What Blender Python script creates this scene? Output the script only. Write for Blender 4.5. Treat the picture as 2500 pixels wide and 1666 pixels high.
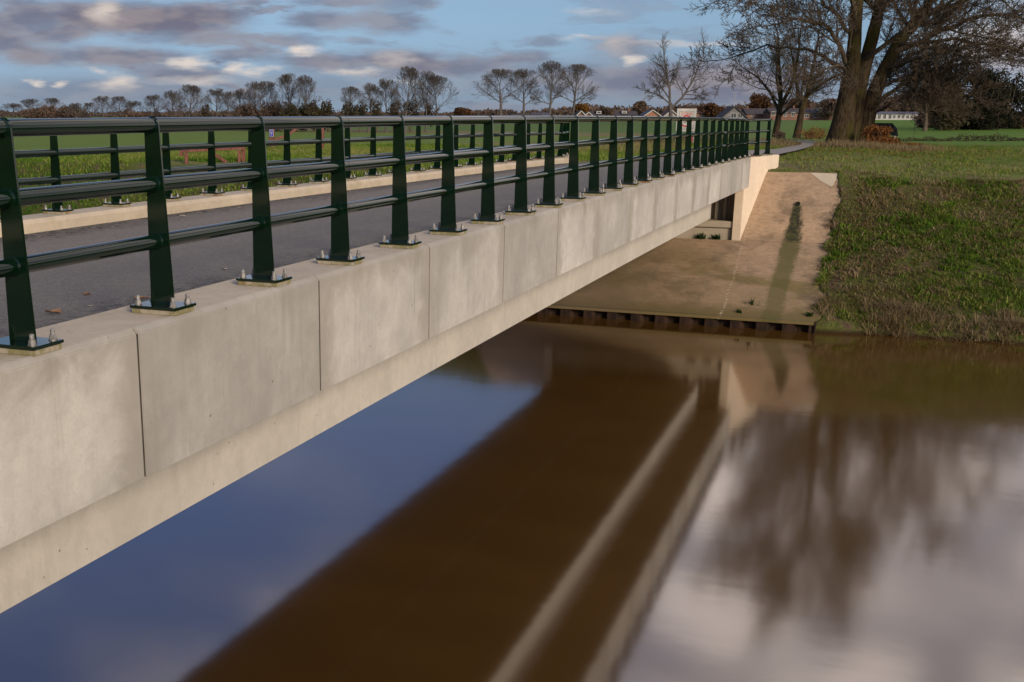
import bpy, math, random
import numpy as np
from mathutils import Matrix, Vector

random.seed(7)
rng = np.random.default_rng(7)
scene = bpy.context.scene
for o in list(bpy.data.objects):
    bpy.data.objects.remove(o)
R = math.radians
COL = scene.collection

# ------------------------------------------------------------------ camera
F_PX, PSI, PIT, ROL = 2810.82, 0.396634, 0.259461, 0.0022446      # photograph is 2500 x 1666
CX, CY = 952.89, 1026.59                                          # its optical axis: the picture is a crop
_right = np.array([math.cos(PSI), math.sin(PSI), 0.0])
_fwd = np.array([-math.sin(PSI) * math.cos(PIT), math.cos(PSI) * math.cos(PIT), -math.sin(PIT)])
_down = np.cross(_fwd, _right)
_ix = math.cos(ROL) * _right - math.sin(ROL) * _down
_iy = math.sin(ROL) * _right + math.cos(ROL) * _down
cam_data = bpy.data.cameras.new('camera')
cam = bpy.data.objects.new('camera', cam_data)
COL.objects.link(cam)
cam.matrix_world = Matrix(((_ix[0], -_iy[0], -_fwd[0], 0), (_ix[1], -_iy[1], -_fwd[1], 0), (_ix[2], -_iy[2], -_fwd[2], 0), (0, 0, 0, 1)))
cam_data.sensor_width = 36.0
cam_data.shift_x = (1250 - CX) / 2500
cam_data.shift_y = (CY - 833) / 2500
cam_data.lens = F_PX / 2500 * 36.0
cam_data.clip_start = 0.1
cam_data.clip_end = 9000
scene.camera = cam


def ray(px, py):
    return (px - CX) / F_PX * _ix + (py - CY) / F_PX * _iy + _fwd


def atz(px, py, z):          # ground point seen at a place of the photograph
    d = ray(px, py)
    return d * (z / d[2])


def atdepth(px, py, depth):
    return ray(px, py) * depth


# ------------------------------------------------------------------ node helper
class NT:
    def __init__(s, tree):
        s.t = tree
        s.t.nodes.clear()

    def n(s, typ, **kw):
        nd = s.t.nodes.new(typ)
        for k, v in kw.items():
            if k.startswith('_'):
                setattr(nd, k[1:], v)
        return nd

    def put(s, sock, v):
        if v is None:
            return
        if isinstance(v, bpy.types.NodeSocket):
            s.t.links.new(v, sock)
        elif isinstance(v, (tuple, list)) and sock.type == 'RGBA' and len(v) == 3:
            sock.default_value = (*v, 1)
        else:
            sock.default_value = v

    def math(s, op, a, b=None, c=None, clamp=False):
        nd = s.n('ShaderNodeMath', _operation=op, _use_clamp=clamp)
        for i, v in enumerate((a, b, c)):
            s.put(nd.inputs[i], v)
        return nd.outputs[0]

    def vmath(s, op, a, b=None):
        nd = s.n('ShaderNodeVectorMath', _operation=op)
        s.put(nd.inputs[0], a)
        s.put(nd.inputs[1], b)
        return nd.outputs['Value'] if op in ('LENGTH', 'DOT_PRODUCT', 'DISTANCE') else nd.outputs[0]

    def mix(s, f, a, b, mode='MIX'):
        nd = s.n('ShaderNodeMix', _data_type='RGBA', _blend_type=mode)
        s.put(nd.inputs[0], f)
        s.put(nd.inputs[6], a)
        s.put(nd.inputs[7], b)
        return nd.outputs[2]

    def noise(s, vec, scale, detail=4, rough=0.55, dist=0.0, out=0):
        nd = s.n('ShaderNodeTexNoise')
        s.put(nd.inputs['Vector'], vec)
        nd.inputs['Scale'].default_value = scale
        nd.inputs['Detail'].default_value = detail
        nd.inputs['Roughness'].default_value = rough
        nd.inputs['Distortion'].default_value = dist
        return nd.outputs[out]

    def voronoi(s, vec, scale):
        nd = s.n('ShaderNodeTexVoronoi')
        s.put(nd.inputs['Vector'], vec)
        nd.inputs['Scale'].default_value = scale
        return nd.outputs['Distance']

    def ramp(s, f, lo, hi, a=0.0, b=1.0, smooth=True):
        nd = s.n('ShaderNodeMapRange', _interpolation_type='SMOOTHSTEP' if smooth else 'LINEAR')
        s.put(nd.inputs[0], f)
        for i, v in zip((1, 2, 3, 4), (lo, hi, a, b)):
            nd.inputs[i].default_value = v
        return nd.outputs[0]

    def scale(s, vec, xyz):
        return s.vmath('MULTIPLY', vec, xyz)

    def sep(s, vec):
        nd = s.n('ShaderNodeSeparateXYZ')
        s.put(nd.inputs[0], vec)
        return nd.outputs

    def comb(s, x, y, z=0.0):
        nd = s.n('ShaderNodeCombineXYZ')
        for i, v in enumerate((x, y, z)):
            s.put(nd.inputs[i], v)
        return nd.outputs[0]

    def bump(s, h, strength=0.3, dist=0.02):
        nd = s.n('ShaderNodeBump')
        nd.inputs['Strength'].default_value = strength
        nd.inputs['Distance'].default_value = dist
        s.put(nd.inputs['Height'], h)
        return nd.outputs[0]


def material(name, build, rough=0.8, spec=None, metal=0.0):
    m = bpy.data.materials.new(name)
    m.use_nodes = True
    g = NT(m.node_tree)
    out = g.n('ShaderNodeOutputMaterial')
    b = g.n('ShaderNodeBsdfPrincipled')
    b.inputs['Roughness'].default_value = rough
    b.inputs['Metallic'].default_value = metal
    if spec is not None:
        b.inputs['Specular IOR Level'].default_value = spec
    g.t.links.new(b.outputs[0], out.inputs[0])
    r = build(g)
    if not isinstance(r, dict):
        r = {'Base Color': r}
    for k, v in r.items():
        g.put(b.inputs[k], v)
    return m


# ------------------------------------------------------------------ world
SUN_ELEV = R(21)
SUN_DIR = Vector((0.76 * math.cos(SUN_ELEV), -0.65 * math.cos(SUN_ELEV), math.sin(SUN_ELEV)))
world = bpy.data.worlds.new('World')
scene.world = world
world.use_nodes = True
g = NT(world.node_tree)
SKY_STRENGTH = 0.083
sky = g.n('ShaderNodeTexSky', _sky_type='NISHITA', _sun_disc=False)
sky.sun_elevation = SUN_ELEV
sky.sun_rotation = math.atan2(SUN_DIR.x, SUN_DIR.y)
sky.dust_density = 0.6
sky.ozone_density = 2.0
tc = g.n('ShaderNodeTexCoord').outputs['Generated']
dx, dy, dz = g.sep(tc)
az = g.math('ARCTAN2', dx, dy)
el = g.math('ARCSINE', dz)
ae = g.comb(az, el, 0.0)
# crisp autumn air: the clear colour of the higher sky reaches low down
g.put(sky.inputs['Vector'], g.vmath('NORMALIZE', g.comb(dx, dy, g.math('ADD', g.math('MULTIPLY', dz, 1.2), 0.30))))
# ragged edges of the clouds
warp = g.noise(g.scale(ae, (14, 55, 1)), 1.0, 4, 0.6, out=1)
warp = g.scale(g.vmath('SUBTRACT', warp, (0.5, 0.5, 0.5)), (0.075, 0.017, 0))
warp2 = g.noise(g.scale(ae, (50, 190, 1)), 1.0, 3, 0.6, out=1)
warp2 = g.scale(g.vmath('SUBTRACT', warp2, (0.5, 0.5, 0.5)), (0.02, 0.006, 0))
aew = g.vmath('ADD', g.vmath('ADD', ae, warp), warp2)


def puff(px, py, rx, ry, s, plateau=0.3):
    q = ray(px, py)
    a = math.atan2(q[0], q[1])
    e = math.atan2(q[2], math.hypot(q[0], q[1]))
    d = g.vmath('LENGTH', g.scale(g.vmath('SUBTRACT', aew, (a, e, 0)), (F_PX / rx, F_PX / ry, 0)))
    return g.ramp(d, 1.2 if plateau else 1.45, plateau, 0.0, s)


def union(items, plateau=0.3):
    acc = None
    for it in items:
        p = puff(*it, plateau)
        if acc is None:
            acc = p
        else:   # 1-(1-a)(1-b)
            acc = g.math('SUBTRACT', 1.0, g.math('MULTIPLY', g.math('SUBTRACT', 1.0, acc), g.math('SUBTRACT', 1.0, p)))
    return acc


GREY = [(212, 42, 190, 42, .9), (360, 48, 250, 52, .95), (489, 32, 130, 28, .8), (138, 88, 80, 28, .8), (298, 141, 180, 32, .85),
        (531, 93, 120, 20, .7), (690, 98, 110, 20, .7), (584, 133, 100, 18, .7), (797, 50, 110, 24, .75), (951, 50, 100, 34, .7),
        (850, 8, 150, 16, .7), (1025, 8, 70, 16, .6), (860, 98, 60, 13, .5), (770, 154, 130, 30, .8), (972, 149, 150, 36, .85),
        (20, 40, 90, 60, .8), (20, 110, 80, 45, .8), (95, 140, 90, 30, .75), (457, 180, 130, 24, .7), (1142, 160, 150, 30, .7),
        (1335, 100, 55, 16, .55), (1521, 112, 95, 30, .7), (1271, 140, 80, 20, .65), (1500, 190, 380, 50, .7), (1790, 205, 260, 70, .75),
        (2472, 120, 130, 60, .8), (700, 215, 600, 40, .35), (200, 225, 300, 40, .4)]
WHITE = [(271, 28, 54.6, 30.6, 0.75), (738, 122, 34.3, 13.6, 1), (457, 151, 42.1, 17, 0.9), (576, 167, 35.9, 15.3, 0.9), (632, 177, 31.2, 11.9, 0.7),
         (287, 204, 62.4, 18.7, 0.8), (77, 204, 17.2, 9.3, 0.8), (135, 206, 20.3, 9.3, 0.8), (478, 200, 85.8, 11.9, 0.55), (860, 178, 62.4, 9.3, 0.6),
         (951, 143, 42.9, 22.1, 0.4), (1547, 141, 25, 11, 0.85), (1500, 109, 42.9, 22.1, 0.35), (1702, 101, 148.2, 7.6, 0.45), (1425, 93, 40.6, 6.8, 0.45),
         (1430, 29, 62.4, 6.8, 0.3), (2390, 105, 117, 46.8, 0.5), (1000, 195, 46.8, 10.2, 0.35), (230, 175, 23.4, 6.8, 0.5)]
grey = union(GREY)
drift = g.noise(g.scale(aew, (8.0, 42.0, 1)), 1.0, 5, 0.6, 0.4)
drift = g.math('MULTIPLY', g.ramp(drift, 0.50, 0.64, 0.0, 0.75), g.ramp(az, -0.15, -0.55, 0.35, 1.0))
grey = g.math('MAXIMUM', grey, g.math('MULTIPLY', drift, g.ramp(el, 0.13, 0.08)))
white = union(WHITE, 0.0)
# the sky above the frame (it is what the water shows): a bright bank of cloud on the right, open blue on the left
cl = g.noise(g.scale(ae, (3.2, 6.5, 1)), 1.0, 4, 0.5, 0.4)
cl2 = g.noise(g.scale(ae, (6.0, 10.0, 1)), 1.0, 3, 0.5, 0.6)
right_bank = g.ramp(g.math('ADD', az, g.math('MULTIPLY', g.math('SUBTRACT', cl, 0.5), 0.35)), -0.26, -0.10)
right_bank = g.math('MULTIPLY', right_bank, g.ramp(az, 0.95, 0.35))
everywhere = g.ramp(cl, 0.43, 0.62, 0.0, 0.8)
high = g.math('MULTIPLY', right_bank, g.ramp(el, 0.085, 0.17))
low_right = g.math('MULTIPLY', g.ramp(az, 0.0, 0.18), g.ramp(el, 0.3, 0.05))
high = g.math('MAXIMUM', high, g.math('MULTIPLY', low_right, 0.75))

hsv = g.n('ShaderNodeHueSaturation')
g.put(hsv.inputs['Color'], sky.outputs[0])
g.put(hsv.inputs['Saturation'], g.ramp(el, 0.12, 0.36, 0.9, 1.2))
hsv.inputs['Value'].default_value = 1.3
base = g.mix(1.0, hsv.outputs[0], (1.02, 1.04, 0.93), 'MULTIPLY')
base = g.mix(g.ramp(el, 0.12, 0.34), base, g.mix(1.0, base, (1.35, 1.12, 1.34), 'MULTIPLY'))
# thin grey-blue veil near the skyline
base = g.mix(g.ramp(el, 0.085, -0.01, 0.0, 0.85), base, (1.75, 2.15, 2.75))
c = g.mix(grey, base, g.mix(g.ramp(g.noise(g.scale(ae, (20, 60, 1)), 1.0, 3), 0.38, 0.62), (1.36, 1.30, 1.80), (2.35, 2.05, 2.25)))
hi_col = g.mix(g.ramp(cl2, 0.38, 0.64), (4.9, 4.6, 5.0), (15.0, 12.9, 11.7))
c = g.mix(g.math('MULTIPLY', g.math('MULTIPLY', everywhere, g.ramp(el, 0.085, 0.17)), 0.92), c, g.mix(g.ramp(cl2, 0.38, 0.64), (3.4, 3.6, 4.7), (6.0, 6.0, 6.9)))
c = g.mix(g.math('MULTIPLY', high, 0.92), c, hi_col)
c = g.mix(white, c, (6.4, 5.6, 5.0))
c = g.mix(g.ramp(el, 0.0, -0.02), c, (0.5, 0.45, 0.35))
bg = g.n('ShaderNodeBackground')
g.put(bg.inputs[0], c)
bg.inputs[1].default_value = SKY_STRENGTH
wo = g.n('ShaderNodeOutputWorld')
g.t.links.new(bg.outputs[0], wo.inputs[0])

sun_data = bpy.data.lights.new('sun', 'SUN')
sun_data.energy = 2.6
sun_data.angle = R(14)
sun_data.color = (1.0, 0.85, 0.65)
sun = bpy.data.objects.new('sun', sun_data)
COL.objects.link(sun)
sun.rotation_euler = SUN_DIR.to_track_quat('Z', 'Y').to_euler()

scene.view_settings.view_transform = 'Standard'
scene.view_settings.look = 'None'
scene.view_settings.exposure = 0.55
scene.view_settings.gamma = 1.0
scene.view_settings.use_curve_mapping = False
scene.render.engine = 'CYCLES'

# ------------------------------------------------------------------ object helpers


def link(o, parent=None):
    COL.objects.link(o)
    if parent is not None:
        o.parent = parent
    return o


def tag(o, label=None, cat=None, group=None, kind=None):
    if label: o['label'] = label
    if cat: o['category'] = cat
    if group: o['group'] = group
    if kind: o['kind'] = kind
    return o


def empty(name, loc=(0, 0, 0), rz=0.0, label=None, cat=None, group=None):
    o = bpy.data.objects.new(name, None)
    o.location = loc
    o.rotation_euler = (0, 0, rz)
    o.empty_display_size = 0.2
    link(o)
    return tag(o, label, cat, group)


def obj(name, me, parent=None, loc=None, rz=None, scl=None):
    o = bpy.data.objects.new(name, me)
    if loc is not None: o.location = loc
    if rz is not None: o.rotation_euler = (0, 0, rz)
    if scl is not None: o.scale = scl if hasattr(scl, '__len__') else (scl,) * 3
    return link(o, parent)


def set_smooth(me, on=True):
    me.polygons.foreach_set('use_smooth', np.full(len(me.polygons), on))


class MB:
    """collects shapes for one mesh"""

    def __init__(s):
        s.v, s.f, s.n = [], [], 0

    def add(s, v, f):
        s.v.append(np.asarray(v, float))
        s.f += [tuple(int(i) + s.n for i in q) for q in f]
        s.n += len(v)
        return s

    def hexa(s, p):   # 8 corners: bottom 4 ccw, top 4 ccw
        return s.add(p, [(3, 2, 1, 0), (4, 5, 6, 7), (0, 1, 5, 4), (1, 2, 6, 5), (2, 3, 7, 6), (3, 0, 4, 7)])

    def box(s, x0, x1, y0, y1, z0, z1):
        return s.hexa([(x0, y0, z0), (x1, y0, z0), (x1, y1, z0), (x0, y1, z0), (x0, y0, z1), (x1, y0, z1), (x1, y1, z1), (x0, y1, z1)])

    def beam(s, a, b, w, h, up=(0, 0, 1)):   # rectangular bar from a to b
        a, b, up = np.array(a, float), np.array(b, float), np.array(up, float)
        d = (b - a) / np.linalg.norm(b - a)
        x = np.cross(d, up); x /= np.linalg.norm(x)
        z = np.cross(x, d)
        P = []
        for q in (a, b):
            for sx, sz in ((-1, -1), (1, -1), (1, 1), (-1, 1)):
                P.append(q + x * sx * w / 2 + z * sz * h / 2)
        return s.add(P, [(0, 1, 2, 3), (7, 6, 5, 4), (0, 4, 5, 1), (1, 5, 6, 2), (2, 6, 7, 3), (3, 7, 4, 0)])

    def tube(s, pts, rad, n=10, caps=True):
        pts = np.array(pts, float)
        rad = np.full(len(pts), rad) if np.isscalar(rad) else np.array(rad, float)
        V = tube_verts(pts, rad, n)
        f = []
        for i in range(len(pts) - 1):
            for k in range(n):
                k2 = (k + 1) % n
                f.append((i * n + k, i * n + k2, (i + 1) * n + k2, (i + 1) * n + k))
        if caps:
            f.append(tuple(range(n))[::-1])
            f.append(tuple(range((len(pts) - 1) * n, len(pts) * n)))
        return s.add(V, f)

    def prism(s, poly, y0, y1):   # polygon in xz extruded along y
        n = len(poly)
        V = [(x, y0, z) for x, z in poly] + [(x, y1, z) for x, z in poly]
        f = [tuple(range(n)), tuple(range(2 * n - 1, n - 1, -1))]
        f += [(i, i + n, (i + 1) % n + n, (i + 1) % n) for i in range(n)]
        return s.add(V, f)

    def sweep(s, sections):       # list of rings with the same number of points
        n = len(sections[0])
        V = [p for r in sections for p in r]
        f = []
        for i in range(len(sections) - 1):
            for k in range(n):
                k2 = (k + 1) % n
                f.append((i * n + k, i * n + k2, (i + 1) * n + k2, (i + 1) * n + k))
        f.append(tuple(range(n))[::-1])
        f.append(tuple(range((len(sections) - 1) * n, len(sections) * n)))
        return s.add(V, f)

    def mesh(s, name, mat, smooth=False, bevel=0.0, fixn=True):
        me = bpy.data.meshes.new(name)
        me.from_pydata(np.concatenate(s.v).tolist(), [], s.f)
        if fixn or bevel:
            import bmesh
            bm = bmesh.new()
            bm.from_mesh(me)
            if fixn:
                bmesh.ops.recalc_face_normals(bm, faces=bm.faces)
            if bevel:
                bmesh.ops.bevel(bm, geom=[e for e in bm.edges if len(e.link_faces) == 2 and e.calc_face_angle(0) > 0.5], offset=bevel, segments=2, affect='EDGES', clamp_overlap=True)
            bm.to_mesh(me)
            bm.free()
        if mat:
            me.materials.append(mat)
        if smooth:
            set_smooth(me)
        return me

    def build(s, name, mat, parent=None, smooth=False, bevel=0.0, loc=None, rz=None):
        return obj(name, s.mesh(name, mat, smooth, bevel), parent, loc, rz)


def tube_verts(pts, rad, n):
    d = np.gradient(pts, axis=0)
    d /= np.linalg.norm(d, axis=1)[:, None] + 1e-12
    ref = np.where(np.abs(d[:, 2:3]) > 0.9, np.array([[1.0, 0, 0]]), np.array([[0, 0, 1.0]]))
    if len(pts) > 1:
        ref[:] = ref[0] if np.abs(d[0, 2]) > 0.9 or np.abs(d[:, 2]).max() < 0.9 else np.array([0.6, 0.8, 0.05])
    a = np.cross(d, ref)
    a /= np.linalg.norm(a, axis=1)[:, None] + 1e-12
    b = np.cross(d, a)
    t = np.arange(n) / n * 2 * math.pi
    return (pts[:, None, :] + rad[:, None, None] * (np.cos(t)[None, :, None] * a[:, None, :] + np.sin(t)[None, :, None] * b[:, None, :])).reshape(-1, 3)


def raw_mesh(name, V, loops, starts, totals, mat, smooth=False, tint=None):
    me = bpy.data.meshes.new(name)
    me.vertices.add(len(V))
    me.vertices.foreach_set('co', np.asarray(V, np.float32).ravel())
    me.loops.add(len(loops))
    me.loops.foreach_set('vertex_index', np.asarray(loops, np.int32))
    me.polygons.add(len(starts))
    me.polygons.foreach_set('loop_start', np.asarray(starts, np.int32))
    me.polygons.foreach_set('loop_total', np.asarray(totals, np.int32))
    if smooth:
        set_smooth(me)
    if tint is not None:
        at = me.attributes.new('tint', 'FLOAT', 'POINT')
        at.data.foreach_set('value', np.asarray(tint, np.float32))
    me.update(calc_edges=True)
    if mat:
        me.materials.append(mat)
    return me


def tri_mesh(name, V, T, mat, smooth=False, tint=None):
    T = np.asarray(T)
    k = T.shape[1]
    return raw_mesh(name, V, T.ravel(), np.arange(len(T)) * k, np.full(len(T), k), mat, smooth, tint)


# value noise for shapes
_perm = rng.random((256, 256))


def vnoise(x, y):
    x = np.asarray(x, float); y = np.asarray(y, float)
    xi = np.floor(x).astype(int); yi = np.floor(y).astype(int)
    fx = x - xi; fy = y - yi
    fx = fx * fx * (3 - 2 * fx); fy = fy * fy * (3 - 2 * fy)
    p = lambda i, j: _perm[i & 255, j & 255]
    return (p(xi, yi) * (1 - fx) + p(xi + 1, yi) * fx) * (1 - fy) + (p(xi, yi + 1) * (1 - fx) + p(xi + 1, yi + 1) * fx) * fy


def fbm(x, y, o=3):
    s = 0; a = 0.5
    for k in range(o):
        s = s + a * (vnoise(x * 2 ** k + 17 * k, y * 2 ** k + 31 * k) - 0.5)
        a *= 0.5
    return s


def sstep(a, b, x):
    t = np.clip((np.asarray(x, float) - a) / (b - a), 0, 1)
    return t * t * (3 - 2 * t)


# ------------------------------------------------------------------ measures of the place (camera at the origin, metres, bridge along +y)
WATER = -5.13


def camber(y):
    return 0.0049078 * y - 0.00018896 * y * y


X_FACE = -3.455           # outer face of the fascia panels
CXB = -6.29               # centre line of the bridge
X_POST, X_RAIL = -3.621, -3.64
X_BEAM = -4.30
K_NEAR_OUT, K_NEAR_IN = -3.50, -3.96
K_FAR_IN, K_FAR_OUT = -8.66, -9.12
X_POST2 = -8.934
PLATE = -1.040            # top of base plates on the near side (plus camber)
KTOP = -1.086             # kerb top, near
KTOP2 = -1.165            # kerb top, far
PLATE2 = -1.119
END_Y = 34.35             # last straight post; the railings splay beyond it
WING_DIR = np.array([0.16505, 0.98629])
SLAB_R, SLAB_L = -1.20, -11.38
SEAM_Y, SEAM_Z = 33.85, -3.39
TOP_Y, TOP_Z = 36.07, -1.59
PILE_Y, PILE_TOP = 29.72, -4.88


def ragged(y):
    y = np.asarray(y, float)
    return 0.55 * fbm(y * 1.9 + 3.3, y * 0 + 1.7, 3) + 0.065 * np.sin(y * 6.3 + 2 * np.sin(y * 1.7)) + 0.02


def slab_z(y):
    return np.interp(y, [PILE_Y, SEAM_Y, TOP_Y], [PILE_TOP + 0.02, SEAM_Z, TOP_Z])


ROAD_R = [(K_NEAR_IN - 0.005, -14), (K_NEAR_IN - 0.005, 34.3), (-3.70, 37.2), (-3.56, 41), (-3.40, 45), (-3.22, 49), (-3.16, 54), (-3.14, 60), (-3.40, 66), (-3.95, 70.0), (-5.4, 71.8), (-9, 73.8), (-16, 75.6)]
ROAD_L = [(K_FAR_IN + 0.005, -14), (K_FAR_IN + 0.005, 33.2), (-8.34, 34.9), (-7.23, 42.2), (-4.9, 48.3), (-4.2, 50.6), (-3.98, 55), (-3.80, 59), (-4.0, 63.5), (-4.65, 67.6), (-5.8, 69.6), (-9.2, 71.6), (-16, 73.4)]


def road_z(x, y):
    x = np.asarray(x, float); y = np.asarray(y, float)
    deck = KTOP - 0.14 + (x - K_NEAR_IN) / (K_FAR_IN - K_NEAR_IN) * (-0.085) + camber(np.minimum(y, 40))
    return deck * (1 - sstep(35, 47, y)) + (-1.31 - 0.002 * np.maximum(y - 47, 0)) * sstep(35, 47, y)


def ground_z(x, y):
    x = np.asarray(x, float); y = np.asarray(y, float)
    # far bank
    z_bank = np.interp(y, [28.4, 29.75, 30.05, 36.0, 38.5, 48], [-6.6, -5.6, -4.95, -1.80, -1.68, -1.58])
    z_bank = z_bank + 0.16 * fbm(x * 0.55, y * 0.55) * sstep(30, 31.4, y) + 0.05 * fbm(x * 3, y * 3) * sstep(30, 30.6, y)
    z_slab = np.interp(y, [28.4, 29.3, 29.75, SEAM_Y, TOP_Y, 38.5, 48], [-6.6, -6.2, PILE_TOP, SEAM_Z, TOP_Z, -1.54, -1.45])
    k = np.maximum(sstep(SLAB_R - 0.15, SLAB_R + 2.3, x), sstep(SLAB_L + 0.15, SLAB_L - 2.3, x))
    z = z_slab * (1 - k) + z_bank * k
    inside = (x < SLAB_R + ragged(y) - 0.02) & (x > SLAB_L + 0.02) & (y < TOP_Y + 0.1)
    z = np.where(inside, z - 0.16, z + np.where(y < 36.7, 0.05, 0.0))
    # fill between the wing walls, under the road
    wing_x = -3.485 + (y - 34.124) * 0.1673 - 0.16
    fill = (y > 34.95) & (x < wing_x) & (x > 2 * CXB - wing_x) & (y < 39)
    z = np.where(fill, -1.44, z)
    # strip that carries the road and path
    strip = sstep(-0.2, -1.8, x) * sstep(-12.5, -10, x) * sstep(36.4, 38.2, y) * (1 - sstep(77, 87, y))
    z = z * (1 - strip) + (-1.44) * strip
    # dike top ends, land falls to the fields
    back = np.interp(x, [-60, -37, -33, -27, -15, 0, 14, 40], [41, 42.5, 46.5, 55, 80, 80, 74, 70])
    r = np.hypot(x, y)
    field = np.interp(r, [0, 75, 115, 250, 450, 650, 3000], [-2.9, -2.9, -2.95, -3.05, -1.78, -1.5, -1.5])
    t = sstep(0, 9, y - back)
    z = np.where(y > 36, z * (1 - t) + field * t, z)
    z = z + np.where(y > 38.5, 0.08 * fbm(x * 0.3, y * 0.3) * (r < 120), 0)
    # near bank, behind and below the camera
    near = np.interp(y, [-60, -8, 0.4, 4.6, 5.6, 8], [-2.6, -1.6, -1.62, -4.6, -5.8, -6.6])
    under = (x < -3.2) & (x > -9.4)
    near = np.where(under, np.interp(y, [-14, -3.0, -2.9, 4.6, 5.6, 8], [-1.5, -1.5, -3.4, -4.8, -5.8, -6.6]), near)
    return np.where(y < 15, near, z)


# ------------------------------------------------------------------ materials
def GP(g):
    return g.n('ShaderNodeNewGeometry').outputs['Position']


def OC(g):
    return g.n('ShaderNodeTexCoord').outputs['Object']


def concrete(name, base, vary=0.12, streak=0.25, stain=None, rnd=0.10, scale=1.0, pores=True, warm=(1, 1, 1)):
    def b(g):
        p = GP(g)
        n1 = g.noise(p, 1.3 * scale, 6, 0.6)
        n2 = g.noise(g.scale(p, (9, 9, 0.9)), 1.0 * scale, 4, 0.6)
        n3 = g.noise(p, 45, 3, 0.7)
        col = g.mix(g.ramp(n1, 0.3, 0.7), tuple(c * (1 - vary) for c in base), tuple(c * (1 + vary) for c in base))
        col = g.mix(g.math('MULTIPLY', g.ramp(n2, 0.5, 0.72), streak), col, tuple(c * 0.72 for c in base))
        col = g.mix(g.math('MULTIPLY', g.ramp(n3, 0.45, 0.75), 0.25), col, tuple(c * 0.8 for c in base))
        mot = g.noise(p, 9.0, 5, 0.7)
        col = g.mix(g.math('MULTIPLY', g.ramp(mot, 0.42, 0.62), 0.30), col, tuple(c * 0.78 for c in base))
        fin = g.noise(p, 130, 2, 0.7)
        col = g.mix(g.math('MULTIPLY', g.ramp(fin, 0.5, 0.72), 0.30), col, tuple(c * 0.62 for c in base))
        blot = g.noise(p, 3.2 * scale, 7, 0.62, 1.2)
        col = g.mix(g.math('MULTIPLY', g.ramp(blot, 0.50, 0.60), 0.14), col, tuple(c * 1.22 for c in base))
        if pores:
            v = g.voronoi(p, 8)
            vn = g.noise(p, 2.0, 2)
            pm = g.math('MULTIPLY', g.ramp(v, 0.085, 0.05), g.ramp(vn, 0.48, 0.56))
            col = g.mix(g.math('MULTIPLY', pm, 0.75), col, tuple(c * 0.25 for c in base))
        if rnd:
            oi = g.n('ShaderNodeObjectInfo').outputs['Random']
            k = g.ramp(oi, 0, 1, 1 - rnd, 1 + rnd, smooth=False)
            col = g.vmath('MULTIPLY', col, g.comb(k, k, k))
        if stain:
            col = stain(g, p, col)
        h = g.math('ADD', g.math('MULTIPLY', n3, 0.5), n1)
        return {'Base Color': col, 'Normal': g.bump(h, 0.25, 0.01), 'Roughness': g.ramp(n1, 0.2, 0.8, 0.75, 0.95)}
    return material(name, b, 0.85, 0.3)


def panel_stain(g, p, col):
    # damp edges: darker margin along the top and the joints of each panel, broken up
    o = OC(g)
    ox, oy, oz = g.sep(o)
    nz = g.noise(p, 2.4, 5, 0.65, 0.8)
    edge = g.math('MINIMUM', g.math('ADD', oy, 0.97), g.math('MINIMUM', g.math('SUBTRACT', 0.97, oy), g.math('SUBTRACT', 0.02, oz)))
    m = g.ramp(g.math('ADD', edge, g.math('MULTIPLY', g.math('SUBTRACT', nz, 0.5), 0.6)), 0.24, 0.0)
    rnd = g.n('ShaderNodeObjectInfo').outputs['Random']
    m = g.math('MULTIPLY', m, g.ramp(rnd, 0.1, 0.9, 0.25, 0.65))
    col = g.mix(m, col, (0.25, 0.22, 0.18))
    px_ = g.math('ABSOLUTE', g.math('SUBTRACT', g.math('FRACT', g.math('DIVIDE', g.math('SUBTRACT', g.sep(p)[1], 4.2122595 - 0.58), 1.1591912)), 0.5))
    rn = g.math('MULTIPLY', g.ramp(px_, 0.13, 0.02), g.ramp(g.math('ADD', oz, g.math('MULTIPLY', g.math('SUBTRACT', g.noise(g.scale(p, (18, 18, 1.0)), 1.0, 4), 0.5), 0.9)), -0.42, 0.05))
    col = g.mix(g.math('MULTIPLY', rn, 0.30), col, (0.21, 0.185, 0.14))
    # hairline runs
    s = g.noise(g.scale(p, (30, 30, 0.35)), 1.0, 2, 0.5)
    sm = g.math('MULTIPLY', g.ramp(s, 0.66, 0.75), g.ramp(g.noise(p, 1.7, 2), 0.5, 0.62))
    return g.mix(g.math('MULTIPLY', sm, 0.35), col, (0.13, 0.11, 0.09))


M = {}
M['panel'] = concrete('panel_concrete', (0.400, 0.368, 0.322), 0.18, 0.42, panel_stain, rnd=0.17)
M['beam'] = concrete('beam_concrete', (0.48, 0.438, 0.378), 0.09, 0.34, rnd=0.0)


def kerb_stain(g, p, col):
    n = g.noise(p, 1.8, 5, 0.65)
    col = g.mix(g.math('MULTIPLY', g.ramp(n, 0.5, 0.72), 0.5), col, (0.30, 0.25, 0.14))
    return g.mix(g.math('MULTIPLY', g.ramp(g.noise(p, 30, 4, 0.7), 0.56, 0.72), 0.35), col, (0.20, 0.15, 0.10))


M['kerb'] = concrete('kerb_concrete', (0.48, 0.395, 0.29), 0.10, 0.1, kerb_stain, rnd=0.0)
M['wing'] = concrete('wing_concrete', (0.68, 0.55, 0.41), 0.06, 0.18, rnd=0.0, pores=False)
M['abutment'] = concrete('abutment_concrete', (0.36, 0.30, 0.225), 0.12, 0.35, rnd=0.0, pores=False)
M['soffit'] = concrete('soffit_concrete', (0.13, 0.095, 0.06), 0.1, 0.1, rnd=0.0, pores=False)


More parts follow.
